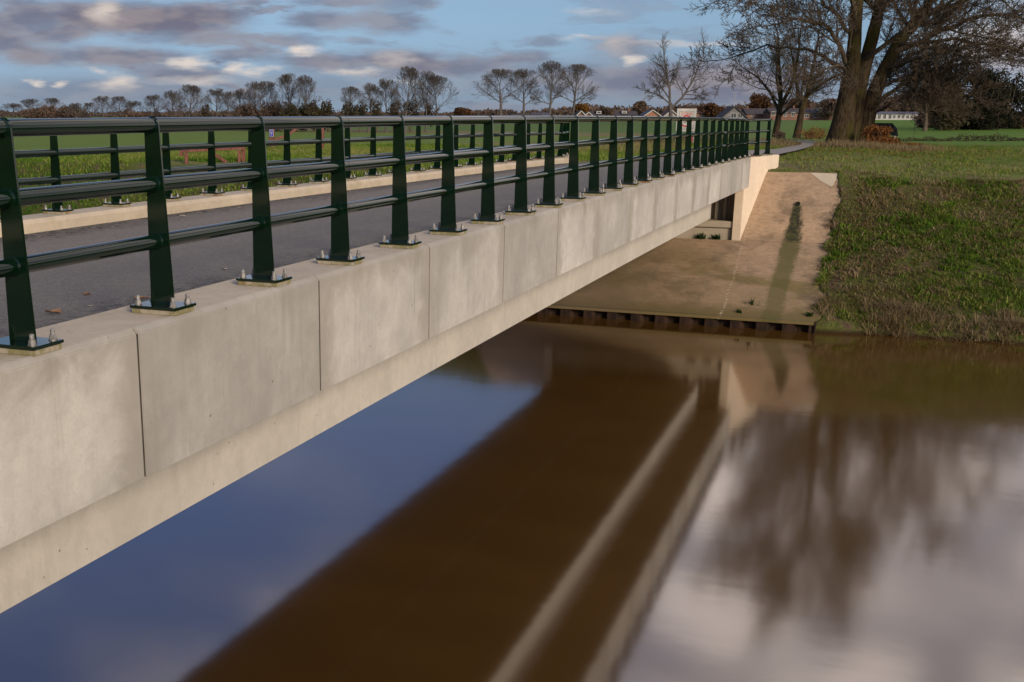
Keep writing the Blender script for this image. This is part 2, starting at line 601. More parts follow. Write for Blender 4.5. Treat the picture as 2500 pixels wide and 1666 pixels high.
def slab_stain(g, p, col):
    x, y, z = g.sep(p)
    n = g.noise(p, 2.2, 5, 0.6)
    nn = g.math('MULTIPLY', g.math('SUBTRACT', n, 0.5), 0.5)
    # yellow-green algae patches on the lower slab
    alg = g.noise(g.scale(p, (0.45, 0.6, 1)), 1.0, 4, 0.6, 0.5)
    am = g.math('MULTIPLY', g.ramp(alg, 0.42, 0.6), g.ramp(y, 34.2, 31.2))
    col = g.mix(g.math('MULTIPLY', am, 0.8), col, (0.135, 0.105, 0.024))
    # dark blotches
    d = g.noise(g.scale(p, (0.9, 0.9, 1)), 1.0, 6, 0.65)
    col = g.mix(g.math('MULTIPLY', g.ramp(d, 0.50, 0.64), 0.6), col, (0.11, 0.08, 0.05))
    col = g.mix(g.math('MULTIPLY', g.ramp(g.noise(p, 16, 4, 0.7), 0.55, 0.72), 0.35), col, (0.13, 0.10, 0.06))
    gr = g.noise(g.scale(p, (5, 16, 5)), 1.0, 5, 0.7)
    col = g.mix(g.math('MULTIPLY', g.ramp(gr, 0.5, 0.7), 0.55), col, (0.16, 0.105, 0.062))
    col = g.mix(g.math('MULTIPLY', g.ramp(gr, 0.46, 0.3), 0.45), col, (0.50, 0.33, 0.22))
    mo = g.math('ADD', g.math('MULTIPLY', g.ramp(g.math('ADD', y, g.math('MULTIPLY', nn, 1.2)), 30.35, 29.8), 0.6), g.math('MULTIPLY', g.ramp(g.math('ADD', y, g.math('MULTIPLY', nn, 4.0)), 33.2, 30.0), 0.4))
    col = g.mix(mo, col, (0.135, 0.098, 0.036))
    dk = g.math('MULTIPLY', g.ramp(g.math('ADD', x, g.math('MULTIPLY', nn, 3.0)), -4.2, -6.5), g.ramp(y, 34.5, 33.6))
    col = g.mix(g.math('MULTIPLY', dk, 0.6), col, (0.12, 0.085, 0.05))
    # green-black run below the outlet, widening downhill
    cx = g.math('ADD', -2.153, g.math('MULTIPLY', g.math('SUBTRACT', 35.0, y), -0.012))
    wdt = g.math('ADD', 0.13, g.math('MULTIPLY', g.math('SUBTRACT', 35.0, y), 0.11))
    wdt = g.math('MINIMUM', wdt, 0.27)
    sn = g.math('SUBTRACT', g.noise(g.scale(p, (7, 2.2, 2.2)), 1.0, 5, 0.7), 0.5)
    q = g.math('DIVIDE', g.math('ABSOLUTE', g.math('SUBTRACT', g.math('ADD', x, g.math('MULTIPLY', sn, 0.34)), cx)), wdt)
    q = g.math('ADD', q, g.math('MULTIPLY', g.math('SUBTRACT', g.noise(p, 13, 4, 0.7), 0.5), 0.8))
    m = g.math('MULTIPLY', g.ramp(q, 1.2, 0.55), g.math('MULTIPLY', g.ramp(y, 35.06, 34.93), 1.0))
    up = g.ramp(y, 33.77, 33.92)
    m1 = g.math('MULTIPLY', m, g.math('MULTIPLY', up, 0.97))
    col = g.mix(m1, col, g.mix(g.ramp(g.noise(p, 9, 3), 0.4, 0.65), (0.014, 0.014, 0.005), (0.048, 0.050, 0.012)))
    m2 = g.math('MULTIPLY', m, g.math('MULTIPLY', g.math('SUBTRACT', 1.0, up), g.ramp(y, 29.5, 33.85, 0.6, 0.85)))
    col = g.mix(m2, col, (0.070, 0.066, 0.013))
    # pale dribbles of mortar
    w = g.math('ABSOLUTE', g.math('SUBTRACT', g.math('ADD', x, g.math('MULTIPLY', nn, 0.35)), -3.42))
    wm = g.math('MULTIPLY', g.ramp(w, 0.05, 0.01), g.ramp(g.noise(p, 14, 3), 0.5, 0.6))
    return g.mix(g.math('MULTIPLY', wm, 0.6), col, (0.48, 0.40, 0.28))


M['slab'] = concrete('slope_concrete', (0.335, 0.228, 0.140), 0.18, 0.4, slab_stain, rnd=0.0, pores=False)


def asphalt(g):
    p = GP(g)
    x, y, z = g.sep(p)
    n = g.noise(p, 75, 4, 0.75)
    n2 = g.noise(g.scale(p, (1.2, 0.5, 1)), 1.0, 5, 0.6)
    n3 = g.noise(p, 16, 5, 0.75)
    v = g.voronoi(p, 55)
    c = g.mix(g.ramp(n, 0.36, 0.64), (0.125, 0.107, 0.088), (0.295, 0.258, 0.218))
    c = g.mix(g.math('MULTIPLY', g.ramp(v, 0.32, 0.12), 0.35), c, (0.30, 0.28, 0.26))
    c = g.mix(g.math('MULTIPLY', g.ramp(n3, 0.42, 0.62), 0.40), c, (0.12, 0.109, 0.100))
    c = g.mix(g.math('MULTIPLY', g.ramp(n2, 0.42, 0.66), 0.30), c, (0.14, 0.128, 0.118))
    # dirt along the kerbs
    e = g.math('MINIMUM', g.math('SUBTRACT', -3.96, x), g.math('ADD', x, 8.66))
    e = g.math('ADD', e, g.math('MULTIPLY', g.math('SUBTRACT', n2, 0.5), 1.4))
    dm = g.math('MULTIPLY', g.ramp(e, 0.95, 0.05), g.ramp(n3, 0.40, 0.62, 0.1, 1.0))
    dm = g.math('MULTIPLY', dm, g.ramp(y, 39, 35))
    c = g.mix(dm, c, (0.022, 0.018, 0.015))
    c = g.mix(g.math('MULTIPLY', g.ramp(g.noise(p, 40, 2), 0.66, 0.72), 0.5), c, (0.26, 0.21, 0.17))
    c = g.mix(g.ramp(y, 38, 46, 0.0, 0.75), c, g.mix(g.ramp(n3, 0.35, 0.65), (0.24, 0.21, 0.18), (0.34, 0.30, 0.26)))
    return {'Base Color': c, 'Normal': g.bump(g.math('ADD', n, g.math('MULTIPLY', n3, 0.6)), 0.8, 0.01), 'Roughness': 0.9}


M['asphalt'] = material('asphalt', asphalt, 0.8, 0.15)


def green_paint(g):
    p = GP(g)
    n = g.noise(p, 6, 4, 0.6)
    sp = g.noise(p, 160, 2, 0.6)
    c = g.mix(g.ramp(n, 0.3, 0.7), (0.0017, 0.0088, 0.0040), (0.0024, 0.0115, 0.0050))
    c = g.mix(g.math('MULTIPLY', g.ramp(sp, 0.63, 0.72), 0.12), c, (0.06, 0.075, 0.055))
    return {'Base Color': c, 'Roughness': g.ramp(n, 0.3, 0.7, 0.04, 0.08)}


M['green'] = material('dark_green_paint', green_paint, 0.22, 0.42)


def galv(g):
    p = GP(g)
    n = g.noise(p, 60, 3, 0.6)
    return {'Base Color': g.mix(g.ramp(n, 0.35, 0.65), (0.20, 0.19, 0.18), (0.36, 0.34, 0.32)), 'Roughness': 0.5}


M['galv'] = material('galvanised_steel', galv, 0.5, 0.5, 0.55)


def grout(g):
    p = GP(g)
    n = g.noise(p, 12, 5, 0.65)
    c = g.mix(g.ramp(n, 0.4, 0.6), (0.33, 0.28, 0.21), (0.20, 0.175, 0.085))
    return g.mix(g.math('MULTIPLY', g.ramp(g.noise(p, 3.1, 3), 0.6, 0.66), 0.7), c, (0.16, 0.05, 0.02))


M['grout'] = material('mossy_mortar', grout, 0.95, 0.1)


def rust(g):
    p = GP(g)
    n = g.noise(g.scale(p, (6, 6, 2)), 1.0, 5, 0.65)
    c = g.mix(g.ramp(n, 0.35, 0.65), (0.010, 0.006, 0.004), (0.036, 0.018, 0.011))
    return {'Base Color': c, 'Normal': g.bump(n, 0.4, 0.01)}


M['rust'] = material('rusty_steel', rust, 0.85, 0.2)


def bark(name, a, b_, moss=None, sc=(14, 14, 1.6)):
    def f(g):
        o = OC(g)
        n = g.noise(g.scale(o, sc), 1.0, 5, 0.65, 0.4)
        c = g.mix(g.ramp(n, 0.35, 0.66), a, b_)
        if moss:
            m = g.noise(g.scale(o, (1.1, 1.1, 0.5)), 1.0, 4, 0.6)
            c = g.mix(g.math('MULTIPLY', g.ramp(m, 0.45, 0.62), 0.75), c, moss)
        return {'Base Color': c, 'Normal': g.bump(n, 0.9, 0.05)}
    return material(name, f, 0.95, 0.1)


M['bark'] = bark('tree_bark', (0.017, 0.012, 0.007), (0.066, 0.046, 0.027), (0.042, 0.038, 0.008))
M['twig'] = bark('twig_bark', (0.060, 0.045, 0.032), (0.125, 0.094, 0.066))
M['far_twig'] = bark('far_twig_bark', (0.072, 0.063, 0.058), (0.125, 0.107, 0.096))


def leafy(name, cols, rough=0.8):
    def f(g):
        t = g.n('ShaderNodeAttribute', _attribute_name='tint').outputs['Fac']
        rm = g.n('ShaderNodeValToRGB')
        el_ = rm.color_ramp.elements
        el_[0].color = (*cols[0], 1); el_[1].color = (*cols[-1], 1)
        for i, cc in enumerate(cols[1:-1]):
            e_ = el_.new((i + 1) / (len(cols) - 1)); e_.color = (*cc, 1)
        g.put(rm.inputs[0], t)
        p = GP(g)
        n = g.noise(p, 0.8, 3)
        return g.mix(g.ramp(n, 0.3, 0.7, 0.0, 0.35), rm.outputs[0], tuple(c_ * 0.6 for c_ in cols[0]))
    m = material(name, f, rough, 0.12)
    # thin blades let some light through
    t = m.node_tree
    pb_ = next(n_ for n_ in t.nodes if n_.type == 'BSDF_PRINCIPLED')
    ou = next(n_ for n_ in t.nodes if n_.type == 'OUTPUT_MATERIAL')
    tr = t.nodes.new('ShaderNodeBsdfTranslucent')
    mx = t.nodes.new('ShaderNodeMixShader')
    mx.inputs[0].default_value = 0.4
    t.links.new(pb_.inputs['Base Color'].links[0].from_socket, tr.inputs['Color'])
    t.links.new(pb_.outputs[0], mx.inputs[1])
    t.links.new(tr.outputs[0], mx.inputs[2])
    t.links.new(mx.outputs[0], ou.inputs[0])
    return m


M['bank_grass'] = leafy('bank_grass', [(0.070, 0.130, 0.012), (0.125, 0.185, 0.022), (0.22, 0.215, 0.045), (0.28, 0.205, 0.09), (0.36, 0.26, 0.14)])
M['lush_grass'] = leafy('lush_grass', [(0.06, 0.14, 0.012), (0.12, 0.225, 0.020), (0.22, 0.30, 0.04), (0.34, 0.30, 0.10)])
M['dike_grass'] = leafy('dike_grass', [(0.11, 0.19, 0.020), (0.17, 0.235, 0.034), (0.27, 0.25, 0.08), (0.36, 0.28, 0.14)])
M['dead_grass'] = leafy('dead_grass', [(0.15, 0.105, 0.05), (0.27, 0.19, 0.095), (0.42, 0.31, 0.18), (0.16, 0.15, 0.05)])
M['russet'] = leafy('russet_leaves', [(0.060, 0.034, 0.022), (0.105, 0.052, 0.028), (0.150, 0.072, 0.034), (0.09, 0.055, 0.03)])
M['beech'] = leafy('beech_leaves', [(0.12, 0.045, 0.016), (0.24, 0.095, 0.026), (0.34, 0.15, 0.045), (0.20, 0.10, 0.05)])
M['weed'] = leafy('weed_leaves', [(0.02, 0.045, 0.010), (0.03, 0.065, 0.013), (0.05, 0.085, 0.02)])
M['orange_leaf'] = leafy('orange_leaves', [(0.13, 0.06, 0.015), (0.22, 0.11, 0.025), (0.17, 0.07, 0.02)])
M['pine'] = leafy('dark_needles', [(0.014, 0.017, 0.010), (0.024, 0.027, 0.015), (0.042, 0.036, 0.020)])
M['olive'] = leafy('olive_leaves', [(0.045, 0.043, 0.024), (0.078, 0.066, 0.034), (0.115, 0.086, 0.044)])
M['brown_wood'] = leafy('brown_brush', [(0.105, 0.078, 0.060), (0.155, 0.108, 0.080), (0.20, 0.128, 0.086)])


def ground_mat(g):
    p = GP(g)
    x, y, z = g.sep(p)
    r = g.vmath('LENGTH', g.comb(x, y, 0.0))
    n1 = g.noise(p, 0.35, 5, 0.6)
    n2 = g.noise(p, 2.6, 5, 0.65)
    n3 = g.noise(p, 14, 4, 0.7)
    green = g.mix(g.ramp(n3, 0.3, 0.7), (0.040, 0.050, 0.012), (0.095, 0.100, 0.026))
    soil = g.mix(g.ramp(n3, 0.3, 0.7), (0.050, 0.032, 0.022), (0.115, 0.075, 0.050))
    c = g.mix(g.ramp(n2, 0.46, 0.64), green, soil)
    # top of the dike: mown, half dry
    top = g.mix(g.ramp(n2, 0.38, 0.62), (0.095, 0.130, 0.024), (0.165, 0.150, 0.055))
    top = g.mix(g.ramp(y, 44, 56, 0.0, 0.75), top, (0.070, 0.130, 0.016))
    top = g.mix(g.ramp(n1, 0.52, 0.62, 0.0, 0.55), top, (0.13, 0.09, 0.055))
    c = g.mix(g.ramp(y, 35.2, 37.2), c, top)
    # worn track along the crest of the dike
    tr = g.math('ADD', g.math('ADD', y, g.math('MULTIPLY', x, 0.75)), g.math('MULTIPLY', g.math('SUBTRACT', n1, 0.5), 2.6))
    tm = g.math('MULTIPLY', g.ramp(tr, 37.0, 38.2), g.ramp(tr, 40.4, 38.9))
    tm = g.math('MULTIPLY', tm, g.math('MULTIPLY', g.ramp(x, -2.0, -1.0), g.ramp(n3, 0.25, 0.6, 0.4, 0.9)))
    c = g.mix(tm, c, (0.17, 0.12, 0.075))
    # fields
    f1 = g.mix(g.ramp(n1, 0.35, 0.65), (0.058, 0.125, 0.011), (0.090, 0.165, 0.017))
    f1 = g.mix(g.ramp(g.noise(g.scale(p, (0.05, 0.3, 1)), 1.0, 3), 0.4, 0.7, 0.0, 0.5), f1, (0.09, 0.115, 0.026))
    f1 = g.mix(g.ramp(x, -12, -30, 0.0, 0.75), f1, (0.125, 0.165, 0.034))
    c = g.mix(g.ramp(r, 72, 80), c, f1)
    # second field beyond the row of trees, paler
    ln = g.math('ADD', g.math('MULTIPLY', x, ROW_N[0]), g.math('ADD', g.math('MULTIPLY', y, ROW_N[1]), -ROW_C))
    f2 = g.mix(g.ramp(n1, 0.35, 0.65), (0.090, 0.135, 0.040), (0.070, 0.125, 0.022))
    c = g.mix(g.math('MULTIPLY', g.ramp(ln, 0, 6), g.math('MULTIPLY', g.ramp(r, 72, 80), g.ramp(x, -15, -30))), c, f2)
    dry = g.mix(g.ramp(n2, 0.3, 0.7), (0.19, 0.155, 0.075), (0.12, 0.11, 0.035))
    lw = g.math('ADD', ln, g.math('MULTIPLY', g.math('SUBTRACT', n1, 0.5), 14.0))
    dm = g.math('MULTIPLY', g.ramp(lw, -22, -6), g.ramp(lw, 30, 8))
    c = g.mix(g.math('MULTIPLY', dm, g.ramp(x, -10, -30)), c, dry)
    # dry fringe at the near edge of the field
    fr = g.math('MULTIPLY', g.ramp(r, 62, 68), g.ramp(r, 92, 80))
    c = g.mix(g.math('MULTIPLY', fr, g.math('MULTIPLY', g.ramp(x, -14, -22), g.ramp(n2, 0.35, 0.6, 0.5, 0.95))), c, (0.20, 0.165, 0.06))
    # mud under water
    c = g.mix(g.ramp(z, -5.0, -5.12), c, (0.03, 0.018, 0.008))
    return {'Base Color': c, 'Normal': g.bump(g.math('ADD', n2, g.math('MULTIPLY', n3, 0.5)), 0.7, 0.08)}


ROW_A = atz(1037, 323.5, -3.05)
ROW_B = atz(520, 316.0, -3.05)
_t = (ROW_B - ROW_A)[:2]
_t /= np.linalg.norm(_t)
ROW_N = np.array([-_t[1], _t[0]])
if ROW_N[1] < 0: ROW_N = -ROW_N
ROW_C = float(ROW_N @ ROW_A[:2])
ROW_N = [float(v) for v in ROW_N]
M['ground'] = material('ground_soil_and_turf', ground_mat, 0.95, 0.1)


def water_mat(g):
    p = GP(g)
    n = g.noise(g.scale(p, (0.35, 0.8, 1)), 1.0, 2, 0.5)
    return {'Base Color': g.mix(g.ramp(n, 0.3, 0.7), (0.062, 0.029, 0.0052), (0.074, 0.035, 0.0066)),
            'Roughness': 0.085, 'IOR': 2.75, 'Normal': g.bump(g.noise(g.scale(p, (1.2, 1.9, 1)), 1.0, 2), 0.02, 0.05)}


M['water'] = material('brown_canal_water', water_mat, 0.1)


def plain(name, c1, c2, sc=3.0, rough=0.8, spec=0.3):
    return material(name, lambda g: g.mix(g.ramp(g.noise(GP(g), sc, 4), 0.35, 0.65), c1, c2), rough, spec)


M['white_paint'] = plain('white_paint', (0.31, 0.30, 0.28), (0.38, 0.37, 0.35), 1.5, 0.6)
M['cream_wall'] = plain('cream_wall', (0.25, 0.23, 0.21), (0.31, 0.285, 0.26), 0.6)
M['brick_wall'] = plain('brick_wall', (0.13, 0.065, 0.045), (0.19, 0.10, 0.07), 2.0)
M['orange_brick'] = plain('orange_brick', (0.22, 0.10, 0.06), (0.28, 0.14, 0.08), 2.0)
M['dark_tile'] = plain('dark_roof_tiles', (0.035, 0.028, 0.03), (0.06, 0.05, 0.052), 1.5)
M['red_tile'] = plain('red_roof_tiles', (0.10, 0.045, 0.035), (0.14, 0.07, 0.05), 1.5)
M['grey_tile'] = plain('grey_roofing', (0.06, 0.06, 0.085), (0.09, 0.09, 0.12), 0.8)
M['grey_clad'] = plain('grey_cladding', (0.12, 0.115, 0.12), (0.16, 0.155, 0.16), 0.8)
M['glass'] = material('window_glass', lambda g: {'Base Color': (0.03, 0.035, 0.04)}, 0.08, 0.6)
M['gate_wood'] = material('red_brown_wood', lambda g: g.mix(g.ramp(g.noise(g.scale(OC(g), (20, 20, 3)), 1.0, 4), 0.35, 0.65), (0.105, 0.036, 0.026), (0.185, 0.072, 0.052)), 0.75, 0.3)
M['sign_blue'] = plain('sign_blue', (0.020, 0.030, 0.26), (0.028, 0.042, 0.32), 3, 0.4)
M['sign_white'] = plain('sign_white', (0.42, 0.40, 0.37), (0.52, 0.50, 0.46), 2, 0.5)
M['sign_grey'] = plain('sign_grey', (0.24, 0.24, 0.24), (0.30, 0.30, 0.30), 2, 0.5)
M['sign_red'] = plain('sign_red', (0.40, 0.03, 0.025), (0.48, 0.045, 0.035), 2, 0.45)
M['sign_black'] = plain('sign_black', (0.015, 0.015, 0.018), (0.02, 0.02, 0.022), 2, 0.5)
M['joint'] = plain('joint_sealant', (0.040, 0.034, 0.029), (0.065, 0.055, 0.046), 8, 0.95, 0.05)
M['shed_dark'] = plain('black_roof_felt', (0.006, 0.007, 0.008), (0.010, 0.011, 0.012), 4, 1.0, 0.03)
M['leaf_brown'] = plain('fallen_leaf', (0.22, 0.10, 0.045), (0.34, 0.18, 0.09), 30, 0.7)
M['leaf_pale'] = plain('fallen_pale_leaf', (0.40, 0.30, 0.22), (0.50, 0.40, 0.30), 30, 0.7)
M['bore_shade'] = plain('pipe_bore_shade', (0.006, 0.006, 0.006), (0.010, 0.010, 0.010), 3, 0.9)
M['pvc'] = plain('mossy_pipe', (0.07, 0.075, 0.035), (0.11, 0.11, 0.06), 20, 0.7)

# ------------------------------------------------------------------ ground, water
xs = np.unique(np.round(np.concatenate([
    -np.geomspace(46, 3600, 46)[::-1], np.arange(-46, -14, 0.6), np.arange(-14, -9.4, 0.25), np.arange(-9.4, -3, 0.2), np.arange(-3, -1.7, 0.2), np.arange(-1.7, -0.7, 0.05), np.arange(-0.7, 7, 0.2), np.arange(7, 16, 0.5), np.geomspace(16, 3600, 46)]), 3))
ys = np.unique(np.round(np.concatenate([
    -np.geomspace(12, 1500, 16)[::-1], np.arange(-12, 9, 0.5), np.arange(9, 28, 5), np.arange(28.2, 29.6, 0.2), np.arange(29.6, 36.6, 0.1), np.arange(36.6, 39, 0.2), np.arange(39, 90, 0.8), np.geomspace(90, 4200, 60)]), 3))
GX, GY = np.meshgrid(xs, ys)
GZ = ground_z(GX, GY)
nx, ny = len(xs), len(ys)
idx = np.arange(nx * ny).reshape(ny, nx)
quads = np.stack([idx[:-1, :-1].ravel(), idx[:-1, 1:].ravel(), idx[1:, 1:].ravel(), idx[1:, :-1].ravel()], 1)
gme = tri_mesh('ground', np.stack([GX.ravel(), GY.ravel(), GZ.ravel()], 1), quads, M['ground'], True)
tag(obj('ground', gme), 'grassy canal banks, dike and flat fields', kind='structure')

wm = MB()
wm.add([(-1500, 4.2, WATER), (1500, 4.2, WATER), (1500, 30.6, WATER), (-1500, 30.6, WATER)], [(0, 1, 2, 3)])
tag(wm.build('water', M['water']), 'calm brown canal water mirroring the bridge and sky', kind='structure')

# ------------------------------------------------------------------ road


def resample(pts, ysamp):
    p = np.array(pts)
    return np.stack([np.interp(ysamp, np.arange(len(p)), p[:, 0]), np.interp(ysamp, np.arange(len(p)), p[:, 1])], 1)


def edge_curve(pts, straight_n, total):
    p = np.array(pts, float)
    s = np.concatenate([[0], np.cumsum(np.hypot(*np.diff(p, axis=0).T))])
    return p, s


def ribbon(left, right, per=6):
    n = 220
    out = []
    for pts in (left, right):
        p = np.array(pts, float)
        u = np.arange(len(p))
        # Catmull-Rom through the points, by index, so both edges stay paired
        t = np.linspace(0, len(p) - 1, n)
        i = np.clip(np.floor(t).astype(int), 0, len(p) - 2)
        f = (t - i)[:, None]
        P0, P1, P2, P3 = p[np.maximum(i - 1, 0)], p[i], p[i + 1], p[np.minimum(i + 2, len(p) - 1)]
        m1, m2 = (P2 - P0) / 2, (P3 - P1) / 2
        far = (i < 2)[:, None]
        lin = P1 + (P2 - P1) * f
        h = (2 * f ** 3 - 3 * f ** 2 + 1) * P1 + (f ** 3 - 2 * f ** 2 + f) * m1 + (-2 * f ** 3 + 3 * f ** 2) * P2 + (f ** 3 - f ** 2) * m2
        out.append(np.where(far, lin, h))
    return out


RL = ROAD_L[:1] + ROAD_L[1:]
RR = [ROAD_R[0]] + ROAD_R[1:]
L_, R_ = ribbon(RL, RR)
rows = []
K = 6
for a, b in zip(L_, R_):
    for k in range(K + 1):
        q = a + (b - a) * k / K
        rows.append((q[0], q[1], float(road_z(q[0], q[1]))))
n = len(L_)
rf = [(i * (K + 1) + k, i * (K + 1) + k + 1, (i + 1) * (K + 1) + k + 1, (i + 1) * (K + 1) + k) for i in range(n - 1) for k in range(K)]
# the straight deck part needs more stations: subdivide along the long first span
road = MB()
dy = np.linspace(-14, 33.3, 60)
V, Fq = [], []
for y in dy:
    for k in range(K + 1):
        x = K_FAR_IN + 0.005 + (K_NEAR_IN - K_FAR_IN - 0.01) * k / K
        V.append((x, y, float(road_z(x, y))))
for i in range(len(dy) - 1):
    for k in range(K):
        Fq.append((i * (K + 1) + k, i * (K + 1) + k + 1, (i + 1) * (K + 1) + k + 1, (i + 1) * (K + 1) + k))
road.add(V, Fq)
keep = [i for i in range(n) if L_[i][1] > 33.5 and R_[i][1] > 33.5]
V, Fq = [], []
st = [np.array([K_FAR_IN + 0.005, 33.3])] + [L_[i] for i in keep]
en = [np.array([K_NEAR_IN - 0.005, 33.3])] + [R_[i] for i in keep]
for a, b in zip(st, en):
    for k in range(K + 1):
        q = a + (b - a) * k / K
        V.append((q[0], q[1], float(road_z(q[0], q[1]))))
for i in range(len(st) - 1):
    for k in range(K):
        Fq.append((i * (K + 1) + k, i * (K + 1) + k + 1, (i + 1) * (K + 1) + k + 1, (i + 1) * (K + 1) + k))
road.add(V, Fq)
tag(road.build('road', M['asphalt'], smooth=True), 'grey asphalt road over the bridge bending away beyond it', kind='structure')
ROAD_POLY = np.array([tuple(p) for p in st] + [tuple(p) for p in en[::-1]])


def in_poly(x, y, poly):
    c = np.zeros(np.shape(x), bool)
    j = len(poly) - 1
    for i in range(len(poly)):
        xi, yi = poly[i]; xj, yj = poly[j]
        hit = ((yi > y) != (yj > y)) & (x < (xj - xi) * (y - yi) / ((yj - yi) + 1e-12) + xi)
        c ^= hit
        j = i
    return c


# ------------------------------------------------------------------ bridge
bridge = empty('bridge', (0, 0, 0), 0, 'concrete road bridge with pale fascia panels spanning the brown canal', 'bridge')
Y0, Y1 = -8.0, 34.24
ST = np.linspace(Y0, 33.9, 41)


def swept(profile, ysamp, name, mat, bev=0.0):
    """profile(y) -> list of (x, z)"""
    m = MB()
    m.sweep([[(x, y, z) for x, z in profile(y)] for y in ysamp])
    return m.build(name, mat, bridge, bevel=bev)


# near kerb (plinth under the near railing)
swept(lambda y: [(K_NEAR_OUT, -1.60 + camber(y)), (K_NEAR_IN, -1.60 + camber(y)), (K_NEAR_IN, KTOP - 0.03 + camber(y)), (K_NEAR_IN + 0.03, KTOP + camber(y)), (K_NEAR_OUT, KTOP + camber(y))], ST, 'kerb', M['kerb'])
# far kerb
swept(lambda y: [(K_FAR_OUT, -1.90 + camber(y)), (K_FAR_OUT, KTOP2 + camber(y)), (K_FAR_IN - 0.045, KTOP2 + camber(y)), (K_FAR_IN, KTOP2 - 0.045 + camber(y)), (K_FAR_IN + 0.03, -1.90 + camber(y))], ST, 'kerb', M['kerb'])
# deck slab under the road
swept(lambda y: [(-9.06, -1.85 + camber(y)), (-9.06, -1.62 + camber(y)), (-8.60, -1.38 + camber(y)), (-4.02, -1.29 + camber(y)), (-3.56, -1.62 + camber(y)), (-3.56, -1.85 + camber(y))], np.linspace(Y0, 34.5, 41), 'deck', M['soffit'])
# two box beams
ST2 = np.linspace(Y0, 33.2, 36)
swept(lambda y: [(X_BEAM, -2.715 + camber(y)), (X_BEAM, -1.855 + camber(y)), (CXB + 0.02, -1.855 + camber(y)), (CXB + 0.02, -2.715 + camber(y))], ST2, 'box_beam', M['beam'])
swept(lambda y: [(CXB - 0.02, -2.715 + camber(y)), (CXB - 0.02, -1.855 + camber(y)), (2 * CXB - X_BEAM, -1.855 + camber(y)), (2 * CXB - X_BEAM, -2.715 + camber(y))], ST2, 'box_beam', M['beam'])
# thin dark sheets cover the pale undersides of the beams
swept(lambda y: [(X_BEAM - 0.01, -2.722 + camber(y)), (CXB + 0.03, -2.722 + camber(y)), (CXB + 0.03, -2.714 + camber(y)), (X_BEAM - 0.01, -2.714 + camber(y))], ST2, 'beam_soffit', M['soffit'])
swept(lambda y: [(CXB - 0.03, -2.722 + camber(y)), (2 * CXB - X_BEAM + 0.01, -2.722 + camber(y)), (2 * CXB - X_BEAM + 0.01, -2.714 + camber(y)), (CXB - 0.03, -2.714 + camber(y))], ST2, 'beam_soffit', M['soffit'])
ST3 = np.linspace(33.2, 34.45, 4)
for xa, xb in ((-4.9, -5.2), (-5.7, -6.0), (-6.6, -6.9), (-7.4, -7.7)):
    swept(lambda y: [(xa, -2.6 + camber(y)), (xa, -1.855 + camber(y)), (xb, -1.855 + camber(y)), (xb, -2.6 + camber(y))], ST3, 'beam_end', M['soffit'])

# fascia panels: each panel a part, sharing one mesh
SP, YP = 2.1120, 4.8860
pt, pb = -1.1120, -1.8906      # lower edge of the bevel, bottom edge
half = SP / 2 - 0.008
prof = [(0.0, pb), (0.0, pt), (-0.036, pt + 0.030), (-0.048, pt + 0.030), (-0.046, pb + 0.01), (-0.02, pb)]
pm = MB()
pm.sweep([[(x, y, z - pt) for x, z in prof] for y in (-half, half)])
panel_me = pm.mesh('fascia_panel', M['panel'], bevel=0.005)
for i in range(-6, 16):
    yc = YP + (i - 0.5) * SP
    last = yc + half > Y1 - 0.05
    if last:
        h2 = (Y1 - (yc - SP / 2 + 0.008)) / 2
        yc = yc - SP / 2 + 0.008 + h2
        mm = MB()
        mm.sweep([[(x, y, z - pt) for x, z in prof] for y in (-h2, h2)])
        me = mm.mesh('fascia_panel', M['panel'], bevel=0.005)
    else:
        me = panel_me
    o = obj('fascia_panel', me, bridge, (X_FACE + random.uniform(-0.003, 0.001), yc, pt + camber(yc)))
    o.rotation_euler = (math.atan(0.0049078 - 2 * 0.00018896 * yc), 0, 0)
    yj = YP + i * SP
    if not last:
        MB().box(X_FACE - 0.044, X_FACE - 0.007, yj - 0.015, yj + 0.015, pb + 0.01 + camber(yj), pt - 0.004 + camber(yj)).build('joint_strip', M['joint'], bridge)
    if last: break

# wing walls (splayed), with the post-like front end
P0 = np.array([-3.485, 34.124])


def wing(sign):
    m = MB()

    def at(s, off):   # s: distance along, off: inwards thickness
        q = P0 + WING_DIR * s + np.array([-WING_DIR[1], WING_DIR[0]]) * off
        return np.array([q[0] if sign > 0 else 2 * CXB - q[0], q[1]])
    s0 = -0.29; s1 = 3.24
    th = 0.245
    dz = 0.0 if sign > 0 else -0.08
    a, b = at(s0, 0), at(s0, th)
    c_, d_ = at(0.13, 0), at(0.13, th)
    m.hexa([(*a, -4.2), (*c_, -4.2), (*d_, -4.2), (*b, -4.2), (*a, -1.91), (*c_, -1.91), (*d_, -1.91), (*b, -1.91)])
    a, b = at(0.133, 0), at(0.133, th)
    c_, d_ = at(s1, 0), at(s1, th)
    m.hexa([(*a, -4.2), (*c_, -3.2), (*d_, -3.2), (*b, -4.2), (*a, -1.139 + dz), (*c_, -1.136 + dz), (*d_, -1.136 + dz), (*b, -1.139 + dz)])
    return m.build('wing_wall', M['wing'], bridge, bevel=0.012)


wing(1); wing(-1)
# capping that carries the railing over the wing wall
for sgn in (1, -1):
    m = MB()
    rings = []
    for s in (-0.22, 0.13, 1.0, 2.0, 3.22):
        ring = []
        for off, z in ((0.25 if s > 0 else 0.06, -1.75), (0.25 if s > 0 else 0.06, -1.130), (0.50, -1.130), (0.50, -1.75)):
            q = P0 + WING_DIR * s + np.array([-WING_DIR[1], WING_DIR[0]]) * off
            ring.append((q[0] if sgn > 0 else 2 * CXB - q[0], q[1], z - (0.0 if sgn > 0 else 0.08) - 0.012))
        rings.append(ring)
    m.sweep(rings)
    m.build('wing_kerb', M['kerb'], bridge)
